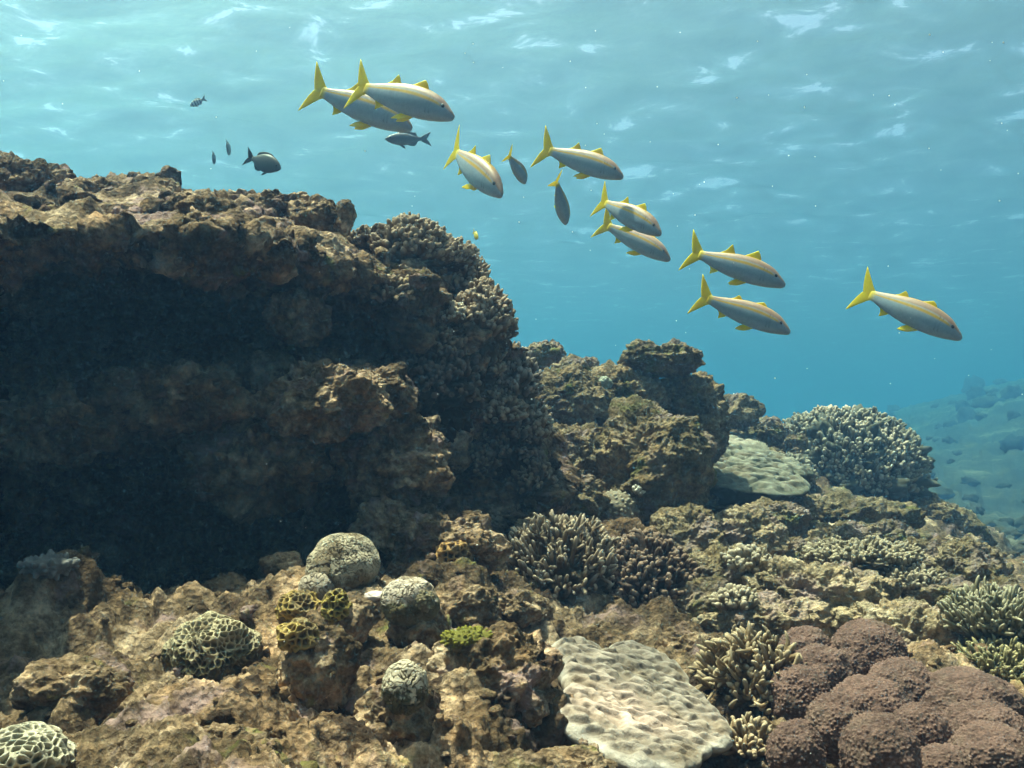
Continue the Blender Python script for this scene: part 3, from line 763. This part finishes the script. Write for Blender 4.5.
finger_coral("bushy_coral", "smaller far branching coral at the left foot of the far coral head", 780, 480, 70, 50, 4.1, 280, .050, .0090, (.10, .09, .06), (.28, .26, .19), 29, up=.7)
finger_coral("finger_coral", "low pale finger coral carpet behind the flat pale slab", 862, 560, 120, 34, 2.25, 520, .026, .0046, (.15, .12, .07), (.36, .31, .21), 31, up=.8, depth_px=120)
finger_coral("finger_coral", "small finger coral patch right of the flat pale slab", 905, 588, 70, 40, 2.15, 240, .026, .0046, (.14, .115, .07), (.34, .29, .2), 33, up=.8)
finger_coral("staghorn_coral", "greenish staghorn coral with slanting fingers at the right edge", 996, 632, 100, 72, 1.75, 320, .044, .0036, (.10, .09, .05), (.30, .28, .19), 35, up=.8)
finger_coral("staghorn_coral", "olive staghorn coral at the right edge below the greenish one", 1000, 676, 92, 50, 1.6, 240, .036, .0036, (.10, .09, .04), (.28, .25, .13), 37, up=.4)
finger_coral("finger_coral", "stubby pale coral clump left of the flat pale slab", 748, 566, 50, 34, 1.98, 110, .022, .0056, (.18, .145, .09), (.38, .33, .24), 39, up=.6, side=1)
finger_coral("finger_coral", "short pale fingers on the ledge below the knobby brown rock, right slope", 735, 606, 44, 30, 1.75, 80, .022, .0054, (.17, .135, .085), (.36, .31, .22), 41, up=.7, side=1)
finger_coral("finger_coral", "tiny white coral sprig on top of the speckled dome coral's right side", 640, 494, 18, 16, 2.1, 26, .016, .0034, (.30, .28, .2), (.58, .55, .45), 43, up=.8, side=1)
finger_coral("finger_coral", "small white branching sprig in front of the purple-brown lobes", 862, 708, 20, 26, 1.12, 14, .016, .0034, (.40, .36, .2), (.62, .58, .42), 45, up=.9, side=2)
finger_coral("finger_coral", "low pale coral at the bottom edge beside the plate coral's tip", 748, 752, 60, 34, 1.12, 60, .028, .0038, (.15, .10, .05), (.38, .31, .2), 47, up=.7, side=2)

# ------------------------------------------------------------------ purple-brown lobed coral
LOBK = 1.02
LOB = [ # px,py,w,h,Y
 (806,650,56,48,1.44),(868,648,74,54,1.42),(852,668,34,40,1.36),(820,672,62,52,1.34),(800,694,62,56,1.28),
 (902,690,74,60,1.32),(870,706,80,56,1.22),(840,722,66,56,1.16),(880,746,76,62,1.08),(796,748,54,52,1.10),
 (965,700,110,60,1.30),(985,730,86,56,1.20),(992,752,84,54,1.12),(920,735,60,60,1.16),(946,765,60,40,1.1)]
c = at(880, 740, 1.3)
t = empty("lobed_coral", (c[0], c[1], c[2] - .08), "purple-brown velvety coral of many rounded lobes filling the lower right corner", "coral")
loc = np.array(t.location)
U, F = sphere(84)
for k, (px, py, w_, h_, Y) in enumerate(LOB):
    cc = at(px, py + h_ * .12, Y); s = Y / FPX
    r = np.array([w_ / 2 * s, w_ / 2 * s * .95, h_ / 2 * s * 1.2]) * LOBK
    V = U * r * (1 + .09 * fbm(U * 1.4 + k * 5.1, 1.3, 2, k))[:, None]
    f1, f2 = worley(V / .0042 + k, k)
    V = V + U * ((1 - sstep(.1, .6, f1)) * .0018 + .002 * fbm(V, 55, 2, k + 3))[:, None]
    colr = np.array((.155, .094, .076)) * (1 + .05 * math.sin(k * 2.4)) * np.clip(1 + .35 * fbm(V + k * .377, 24, 4, 4) + .9 * (0.42 - f1), .6, 1.12)[:, None]
    sl = sstep(.22, .5, fbm(V + k * 3.3, 22, 4, 9))[:, None] * .22; colr = colr * (1 - sl) + np.array((.18, .135, .10)) * sl
    link_mesh("lobe", V + cc, F, M_FINE, loc, t, colors=np.clip(colr, .01, .9))
    add_tree(V + cc, F)

# ------------------------------------------------------------------ fish
def loft_body(prof, L, color_fn, nlen=80, nr=56, bend=0.0):
    """prof rows: t, top, bottom, halfwidth as fractions of L; nose at +x = 0.5L, body along -x"""
    prof = np.array(prof, float)
    t = np.concatenate([[0.0], 0.004 + 0.996 * np.linspace(0, 1, nlen) ** 1.25]) * prof[-1, 0]
    pr = bezier_interp(prof[:, 0], prof[:, 1:], t)
    pr[:, 2] = np.maximum(pr[:, 2], .0015)
    pr[0] = [(pr[0, 0] + pr[0, 1]) / 2 + 5e-4, (pr[0, 0] + pr[0, 1]) / 2 - 5e-4, 5e-4]
    th = np.arange(nr) / nr * 2 * math.pi
    cz = (pr[:, 0] + pr[:, 1]) / 2; hz = (pr[:, 0] - pr[:, 1]) / 2
    z = cz[:, None] + hz[:, None] * np.sin(th)[None]
    y = pr[:, 2][:, None] * np.sign(np.cos(th)) * np.abs(np.cos(th)) ** .85
    x = 0.5 - t[:, None] + 0 * z
    V = np.stack([x, y, z], -1)
    last = V[-1].mean(0); V = np.concatenate([V, np.broadcast_to(last, (1, nr, 3))], 0)
    tt = np.concatenate([t, t[-1:]])
    v = np.broadcast_to(np.sin(th)[None], (len(tt), nr))
    colr = color_fn(np.broadcast_to(tt[:, None], v.shape).ravel(), v.ravel(), V.reshape(-1, 3))
    V = V.reshape(-1, 3)
    V[:, 1] += bend * (V[:, 0] - .25) ** 2 * (V[:, 0] < .25)
    return V * L, grid_faces(len(tt), nr, True)[:, ::-1], colr

def fin_mesh(polys, L, thick, origin=(0, 0, 0), cant=0.0, bend=0.0):
    """each poly: outline in (x,z) fractions of L, star-shaped; made as a thin lens. cant leans it sideways about its root"""
    V, F = [], []
    for poly in polys:
        p = np.array(poly, float)
        q = []
        for i in range(len(p)):
            a_, b_ = p[i], p[(i + 1) % len(p)]
            for k in range(4): q.append(a_ + (b_ - a_) * k / 4)
        q = np.array(q)
        q = (np.roll(q, 1, 0) + 6 * q + np.roll(q, -1, 0)) / 8
        c_ = q.mean(0); n = len(q); o = len(V)
        mid = c_ + (q - c_) * .86
        for side in (1, -1):
            for a_ in mid: V.append([a_[0], side * thick, a_[1]])
            V.append([c_[0], side * thick, c_[1]])
        for a_ in q: V.append([a_[0], 0, a_[1]])
        T = o; Bm = o + n + 1; Eg = o + 2 * (n + 1)
        for i in range(n):
            j = (i + 1) % n
            F += [(T + n, T + i, T + j), (Bm + n, Bm + j, Bm + i)]
            F += [(T + i, Eg + i, Eg + j), (T + i, Eg + j, T + j), (Bm + i, Bm + j, Eg + j), (Bm + i, Eg + j, Eg + i)]
    V = np.array(V)
    o = np.array(origin)
    r = V - o
    ca, sa = math.cos(cant), math.sin(cant)
    V = o + np.stack([r[:, 0], r[:, 1] * ca - r[:, 2] * sa, r[:, 1] * sa + r[:, 2] * ca], -1)
    V[:, 1] += bend * (V[:, 0] - .25) ** 2 * (V[:, 0] < .25)
    return V * L, np.array(F)

GOAT = [(0, -.004, -.028, .005), (.02, .014, -.042, .018), (.065, .043, -.056, .033), (.14, .084, -.074, .049), (.24, .110, -.090, .058), (.36, .120, -.098, .060),
        (.50, .110, -.096, .054), (.63, .086, -.080, .042), (.74, .060, -.060, .028), (.825, .042, -.042, .016), (.868, .038, -.037, .011)]
def goat_col(t, v, V):
    tan = np.array((.24, .145, .095)); yel = np.array((.44, .26, .0)); sil = np.array((.22, .285, .33)); bel = np.array((.30, .36, .40))
    zz = v
    c_ = np.broadcast_to(sil, (len(t), 3)).copy()
    c_ += (bel - c_) * sstep(-.2, -.8, zz)[:, None]
    back = sstep(.50, .62, zz)[:, None]; c_ = c_ * (1 - back) + tan * back
    mid = .39 - .02 * t
    st = np.exp(-((zz - mid) / .12) ** 4)[:, None] * sstep(.10, .16, t)[:, None]
    c_ = c_ * (1 - st * .95) + yel * st * .95
    rg_ = sstep(.90, .98, zz)[:, None] * sstep(.15, .3, t)[:, None]; c_ = c_ * (1 - rg_ * .8) + yel * rg_ * .8
    tl = sstep(.80, .86, t)[:, None]; c_ = c_ * (1 - tl) + np.array((.60, .46, .02)) * tl
    for g0 in (.185, .215):       # gill cover edges
        e = np.exp(-((t - g0 - .02 * (1 - zz ** 2)) / .004) ** 2)[:, None] * (np.abs(zz) < .55)[:, None]; c_ = c_ * (1 - .45 * e)
    hd = sstep(.13, .02, t)[:, None] * .35; c_ = c_ * (1 - hd) + np.array((.30, .27, .26)) * hd
    return c_
YEL = (.86, .74, .008)
def goatfish(label, head, tail, Yh, Yt, fat=1.12, spread=1.0, dors=1.0, roll=0.0, bend=0.0, group="yellow-tailed goatfish swimming in a loose school"):
    a = at(*head, Yh); b_ = at(*tail, Yt)
    fwd = a - b_; L = float(np.linalg.norm(fwd)); f = Vector(fwd / L)
    ctr = (a + b_) / 2
    upv = Vector((0, 0, 1)); sidev = upv.cross(f).normalized(); upv = f.cross(sidev)
    from mathutils import Matrix
    Mx = Matrix((f, sidev, upv)).transposed()
    Mx = Mx @ Matrix.Rotation(roll, 3, 'X')
    t = empty("goatfish", ctr, label, "fish", group, Mx.to_euler())
    z0 = np.zeros(3)
    V, F, cc = loft_body(GOAT, L, goat_col, bend=bend); V = V * np.array([1, fat, fat])
    link_mesh("body", V, F, M_FISH, z0, t, colors=cc)
    def fin(name, polys, org=(0, 0, 0), cant=0.0, th=.0011, colr=YEL):
        V, F = fin_mesh(polys, L, th, org, cant, bend)
        base_ = np.array(colr) * np.ones((len(V), 3))
        link_mesh(name, V, F, M_FIN, z0, t, colors=base_)
    s = spread
    fin("tail_fin", [[(-.325, .036), (-.365, .066), (-.43, .132 * s), (-.515, .218 * s), (-.488, .122 * s), (-.464, .054 * s), (-.436, -.004), (-.38, -.022), (-.33, -.02)],
                     [(-.325, -.036), (-.365, -.064), (-.425, -.128 * s), (-.505, -.216 * s), (-.482, -.120 * s), (-.460, -.052 * s), (-.434, .004), (-.38, .022), (-.33, .02)]], th=.0014)
    fin("dorsal_fin", [[(.23, .092), (.185, .118 + .050 * dors), (.15, .116 + .080 * dors), (.10, .112 + .048 * dors), (.02, .108), (.03, .086), (.14, .086)]])
    fin("dorsal_fin", [[(-.03, .090), (-.075, .108 + .045 * dors), (-.10, .096 + .082 * dors), (-.135, .082 + .035 * dors), (-.21, .060), (-.21, .045), (-.12, .055)]])
    fin("anal_fin", [[(-.12, -.074), (-.155, -.108), (-.205, -.142), (-.210, -.100), (-.235, -.062), (-.21, -.042), (-.17, -.052)]])
    for sd in (1, -1):
        fin("pelvic_fin", [[(.18, -.078), (.135, -.114), (.07, -.158), (-.005, -.176), (.02, -.128), (.06, -.092), (.115, -.074)]], (.13, sd * .022, -.075), sd * .45)
        fin("pectoral_fin", [[(.235, -.012), (.20, .006), (.14, -.012), (.095, -.040), (.135, -.048), (.19, -.038), (.23, -.026)]], (.235, sd * .056, -.02), sd * .28, colr=(.46, .42, .30))
        U, Fs = sphere(8)
        link_mesh("eye", U * np.array([.019, .008, .019]) * L + np.array([.388, sd * .0395, .034]) * L, Fs, M_EYE, z0, t)
    return t

goatfish("yellow-tailed goatfish at the upper left, in front of and above its close neighbour", (455, 116), (349, 82), 2.45, 2.55, bend=0.10)
goatfish("yellow-tailed goatfish at the upper left, partly hidden behind the one above it", (413, 127), (310, 88), 2.75, 2.85, bend=-0.06)
goatfish("yellow-tailed goatfish diving steeply, above the two seen from behind", (503, 194), (444, 146), 2.65, 2.85, bend=0.14)
goatfish("small-looking goatfish seen from behind, between the diving one and the central one", (526, 183), (508, 153), 3.05, 2.97, fat=1.8, spread=1.5, roll=.15, bend=0.05)
goatfish("yellow-tailed goatfish with high forked tail above the tail-on one, centre of the school", (624, 176), (540, 148), 2.75, 2.85, spread=1.1, bend=-0.08)
goatfish("lowest goatfish seen from behind with its tail held upright, centre of the school", (567, 224), (552, 178), 2.75, 2.67, fat=1.7, spread=1.5, roll=.15, bend=-0.12)
goatfish("upper fish of the overlapping pair right of centre, yellow back stripe", (662, 233), (594, 198), 2.7, 2.84, bend=0.12)
goatfish("lower fish of the overlapping pair, mostly its grey belly showing", (671, 259), (600, 222), 2.95, 3.05, bend=-0.05)
goatfish("upper goatfish of the stacked pair on the right with raised dorsal fins", (786, 284), (686, 250), 2.5, 2.58, dors=1.2, bend=0.03)
goatfish("lower goatfish of the stacked pair on the right with folded fins", (791, 331), (697, 295), 2.55, 2.65, dors=.6, bend=-0.10)
goatfish("lone goatfish swimming farthest right of the school", (963, 337), (855, 287), 2.5, 2.62, dors=.7, bend=0.16)

OVAL = [(0, .005, -.005, .004), (.04, .06, -.05, .025), (.12, .125, -.10, .05), (.25, .185, -.165, .068), (.40, .205, -.19, .07), (.55, .175, -.165, .058), (.68, .105, -.10, .036), (.76, .06, -.055, .02), (.80, .05, -.045, .012)]
SLIM = [(0, .006, -.008, .004), (.05, .05, -.05, .026), (.15, .095, -.10, .048), (.30, .13, -.135, .06), (.45, .125, -.13, .056), (.60, .085, -.09, .042), (.72, .05, -.05, .024), (.80, .035, -.035, .012)]
def small_fish(name, label, head, tail, Yh, Yt, prof, color_fn, fin_col, fork=.1, cat="fish", group=None, roll=0.0):
    a = at(*head, Yh); b_ = at(*tail, Yt)
    fwd = a - b_; L = float(np.linalg.norm(fwd)); f = Vector(fwd / L); ctr = (a + b_) / 2
    from mathutils import Matrix
    upv = Vector((0, 0, 1)); sidev = upv.cross(f).normalized(); upv = f.cross(sidev)
    Mx = Matrix((f, sidev, upv)).transposed() @ Matrix.Rotation(roll, 3, 'X')
    t = empty(name, ctr, label, cat, group, Mx.to_euler())
    z0 = np.zeros(3)
    V, F, cc = loft_body(prof, L, color_fn, 40, 20); link_mesh("body", V, F, M_FISH, z0, t, colors=cc)
    p = np.array(prof); top = lambda q: float(np.interp(q, p[:, 0], p[:, 1])); bot = lambda q: float(np.interp(q, p[:, 0], p[:, 2]))
    def fin(nm, polys, org=(0, 0, 0), cant=0.0, th=.005):
        V, F = fin_mesh(polys, L, th, org, cant); link_mesh(nm, V, F, M_FIN, z0, t, colors=np.array(fin_col) * np.ones((len(V), 3)))
    fin("tail_fin", [[(-.28, .05), (-.36, .08 + fork * .4), (-.45, .12 + fork * .6), (-.51, .13 + fork), (-.46, .06 + fork * .3), (-.41, .0), (-.30, -.01)],
                     [(-.28, -.05), (-.36, -.08 - fork * .4), (-.45, -.12 - fork * .6), (-.50, -.13 - fork), (-.46, -.06 - fork * .3), (-.41, .0), (-.30, .01)]])
    fin("dorsal_fin", [[(.5 - q, top(q) + h) for q, h in ((.22, -.01), (.32, .03), (.45, .045), (.58, .06), (.68, .075), (.70, .03), (.72, -.01), (.5, -.03), (.35, -.03))]])
    fin("anal_fin", [[(.5 - q, bot(q) - h) for q, h in ((.45, -.01), (.55, .05), (.64, .075), (.69, .03), (.72, -.01), (.58, -.03))]])
    fin("pelvic_fin", [[(.5 - q, bot(q) - h) for q, h in ((.27, -.02), (.36, .05), (.43, .085), (.42, .03), (.36, -.02))]])
    for sd in (1, -1):
        U, Fs = sphere(6)
        hw = float(np.interp(.11, p[:, 0], p[:, 3]))
        link_mesh("eye", U * np.array([.02, .012, .02]) * L + np.array([.39, sd * hw * .85, .03]) * L, Fs, M_EYE, z0, t)
    return t
flat = lambda c_: (lambda t, v, V: np.array(c_) * np.ones((len(t), 3)))
def grey_col(t, v, V):
    c_ = np.array((.10, .10, .11)) * np.ones((len(t), 3)); f = sstep(.1, -.8, v)[:, None]; return c_ * (1 - f) + np.array((.17, .17, .17)) * f
def bars_col(t, v, V):
    c_ = np.array((.50, .52, .50)) * np.ones((len(t), 3)); k = (np.sin(t * 2 * math.pi / .15 + .6) > .25)[:, None]; return np.where(k, np.array((.02, .03, .05)), c_)
small_fish("surgeonfish", "dark brown-grey oval fish with forked tail above the reef ledge", (281, 169), (245, 156), 3.1, 3.15, OVAL, flat((.045, .042, .04)), (.04, .038, .036), .09)
small_fish("parrotfish", "plain blue-grey fish facing left under the top goatfish pair", (385, 139), (431, 139), 3.9, 3.95, SLIM, grey_col, (.16, .16, .17), .03)
small_fish("sergeant_fish", "tiny pale fish with dark upright bars far off at the upper left", (190, 106), (206, 98), 5.2, 5.2, OVAL, bars_col, (.2, .22, .24), .08)
small_fish("damselfish", "tiny yellow fish hovering right of the outcrop's coral shoulder", (478, 239), (473, 231), 2.5, 2.53, OVAL, flat((.50, .42, .03)), (.62, .52, .05), .05)
small_fish("damselfish", "tiny dim grey fish seen end-on, left of the pair above the ledge", (215, 162), (212, 154), 5.0, 4.88, OVAL, flat((.10, .11, .11)), (.1, .11, .11), .05)
small_fish("damselfish", "tiny dim grey fish seen end-on, right of the pair above the ledge", (230, 153), (226, 143), 5.2, 5.06, OVAL, flat((.20, .21, .20)), (.15, .16, .15), .05)

# ------------------------------------------------------------------ loose coral rubble and encrusting nodules
def rubble(name, label, src, n_, seed, rmin, rmax, mask=None, mat=None):
    """src: mesh object; nodules seated on random vertices of it"""
    rg = np.random.default_rng(seed)
    me = src.data
    co = np.empty(len(me.vertices) * 3, np.float32); me.vertices.foreach_get("co", co)
    co = co.reshape(-1, 3).astype(float) + np.array(src.location)
    ok = mask(co); co = co[ok]
    wgt = np.clip(fbm(co, 6, 2, seed) + .25, .02, 1); wgt /= wgt.sum()
    pick = rg.choice(len(co), n_, p=wgt, replace=False)
    U, F = sphere(5); V_, F_ = [], []
    for i, k in enumerate(pick):
        r = rmin * (rmax / rmin) ** (rg.random() ** 1.8) * (.6 + .4 * co[k, 1])
        sc = r * rg.uniform(.65, 1.25, 3) * np.array([1, 1, .8])
        d = U * sc * (1 + .55 * perlin(U * 1.6 + i * 3.17, 5) + .25 * perlin(U * 3.6 + i, 6))[:, None]
        a_ = rg.uniform(0, 6.28); ca, sa = math.cos(a_), math.sin(a_)
        d = np.stack([d[:, 0] * ca - d[:, 1] * sa, d[:, 0] * sa + d[:, 1] * ca, d[:, 2]], -1)
        V_.append(d + co[k] + np.array([0, 0, r * .15])); F_.append(F + i * len(U))
    o = link_mesh(name, np.concatenate(V_), np.concatenate(F_), mat)
    o['kind'] = 'stuff'; o['label'] = label; o['category'] = "rubble"
    return o
rubble("coral_rubble", "small brown rubble and nodules encrusting the rocky seabed", sea, 1500, 3, .003, .013, lambda c: (c[:, 1] < 3.2) & (c[:, 1] > .55) & (np.abs(c[:, 0]) < .75 * c[:, 1]), M_BROWN)
rubble("encrusting_growth", "small knobs of encrusting growth on the dark reef outcrop", outcrop, 1500, 5, .006, .026, lambda c: (c[:, 1] < 2.3), M_BROWN)

rubble("coral_rubble", "rubble and small coral lumps on the sloping ground below the far coral head", sea, 700, 7, .006, .020, lambda c: (c[:, 1] > 2.6) & (c[:, 1] < 6) & (np.abs(c[:, 0]) < .6 * c[:, 1]), M_OLIVE)
rubble("coral_heads", "distant dark coral heads covering the deep slope on the far right", sea, 1300, 9, .010, .030, lambda c: (c[:, 1] > 6.5) & (c[:, 1] < 45) & (np.abs(c[:, 0]) < .75 * c[:, 1]), M_SEA)

# ------------------------------------------------------------------ drifting specks
nS = 260
V, F = [], []
Us, Fs = sphere(2)
for k in range(nS):
    Y = random.uniform(.5, 3.2) ** 1.0
    u = random.uniform(-.6, .6); v = random.uniform(-.38, .42)
    pz = v * Y
    if seabed_z(np.array([u * Y]), np.array([Y]))[0] + .06 > pz: continue
    o_ = len(V) * len(Us)
    V.append(Us * (random.uniform(.00035, .0008) * (.5 + Y * .4)) + np.array([u * Y, Y, pz])); F.append(Fs + o_)
m, nt, b = new_mat("speck"); b.inputs["Base Color"].default_value = (.7, .68, .62, 1); b.inputs["Roughness"].default_value = .8
sp = link_mesh("drifting_specks", np.concatenate(V), np.concatenate(F), m)
sp['kind'] = 'stuff'; sp['label'] = "tiny pale specks drifting in the water"; sp['category'] = "plankton"

# ------------------------------------------------------------------ water surface overhead
def axis(lo, hi, step, far_lo, far_hi, nfar):
    mid = np.arange(lo, hi, step)
    a_ = lo - np.geomspace(step, lo - far_lo, nfar)[::-1]; b2 = hi + np.geomspace(step, far_hi - hi, nfar)
    return np.concatenate([a_, mid, b2])
xs_ = axis(-9, 9, .085, -150, 150, 40); ys_ = axis(-3, 18, .085, -40, 135, 40)
X, Y = np.meshgrid(xs_, ys_, indexing='ij')
q = np.stack([X.ravel(), Y.ravel(), 0 * X.ravel()], -1)
qw = q + .35 * np.stack([perlin(q * .5, 3), perlin(q * .5, 4), 0 * q[:, 0]], -1)
z = .085 * perlin(qw * np.array([.55, .9, 1]), 61) + .045 * perlin(qw * np.array([1.3, 2.1, 1]), 62) + .020 * (.5 - np.abs(perlin(qw * np.array([2.6, 4.0, 1]), 63))) + .008 * perlin(qw * 7, 64)
q[:, 2] = WATER_H + 1.15 * z
m, nt, b = new_mat("water_surface")
nt.nodes.remove(b)
tc = N(nt, "ShaderNodeTexCoord").outputs["Object"]
wv = N(nt, "ShaderNodeTexNoise", Scale=9.0, Detail=4, Roughness=.6); nt.links.new(tc, wv.inputs["Vector"])
bp = N(nt, "ShaderNodeBump", Strength=.9, Distance=.03); nt.links.new(wv.outputs["Fac"], bp.inputs["Height"])
gl = N(nt, "ShaderNodeBsdfGlass", IOR=1.333, Roughness=0.03); gl.inputs["Color"].default_value = (.50, .78, .64, 1); nt.links.new(bp.outputs[0], gl.inputs["Normal"])
tr = N(nt, "ShaderNodeBsdfTransparent"); 
cz = N(nt, "ShaderNodeTexNoise", Scale=1.5, Detail=4, Roughness=.6, Distortion=.5); mpz = N(nt, "ShaderNodeMapping"); mpz.inputs["Location"].default_value = (.28, .06, 0); nt.links.new(tc, mpz.inputs[0]); nt.links.new(mpz.outputs[0], cz.inputs["Vector"])
cr = ramp(nt, cz.outputs["Fac"], [(.32, (.27, .31, .285)), (.55, (.38, .43, .40)), (.62, (.50, .56, .53)), (.66, (.98, 1, .99))])  # bright noise patches put sun flecks and surface glints into the tint
nt.links.new(cr.outputs[0], tr.inputs[0])
mx = N(nt, "ShaderNodeMixShader"); mx.inputs[0].default_value = .70
nt.links.new(gl.outputs[0], mx.inputs[1]); nt.links.new(tr.outputs[0], mx.inputs[2])
nt.links.new(mx.outputs[0], nt.nodes["Material Output"].inputs["Surface"])
ws = link_mesh("water", q, grid_faces(*X.shape), m)
ws['kind'] = 'structure'

# ------------------------------------------------------------------ haze of the water
m = bpy.data.materials.new("sea_haze"); m.use_nodes = True
nt = m.node_tree; nt.nodes.remove(nt.nodes["Principled BSDF"])
pv = N(nt, "ShaderNodeVolumePrincipled"); pv.inputs["Color"].default_value = (*HAZE_COLOR, 1)
pv.inputs["Absorption Color"].default_value = (*HAZE_ABSORB, 1)
pv.inputs["Density"].default_value = HAZE_DENSITY
pv.inputs["Anisotropy"].default_value = 0.3
nt.links.new(pv.outputs[0], nt.nodes["Material Output"].inputs["Volume"])
x0, x1, y0, y1, z0_, z1 = -160, 160, -12, 142, SEA_MIN - 1.0, WATER_H - .25
V = [(x0, y0, z0_), (x1, y0, z0_), (x1, y1, z0_), (x0, y1, z0_), (x0, y0, z1), (x1, y0, z1), (x1, y1, z1), (x0, y1, z1)]
F = [(0, 3, 2, 1), (4, 5, 6, 7), (0, 1, 5, 4), (1, 2, 6, 5), (2, 3, 7, 6), (3, 0, 4, 7)]
hz = link_mesh("haze", V, F, m, smooth=False)
hz['kind'] = 'stuff'
print("SEA_MIN", SEA_MIN, "objects", len(bpy.data.objects))
GROUPS = {"reef_boulder": "rocks of the reef", "rock_slab": "rocks of the reef", "finger_coral": "finger corals on the reef", "brain_coral": "brain corals in the foreground",
          "honeycomb_coral": "honeycomb corals in the foreground", "staghorn_coral": "staghorn corals at the right edge", "bushy_coral": "far bushy corals",
          "star_coral": "small dome corals", "damselfish": "tiny fish around the outcrop"}
for o in scene.objects:
    k = o.name.split(".")[0]
    if o.parent is None and k in GROUPS and "group" not in o: o["group"] = GROUPS[k]
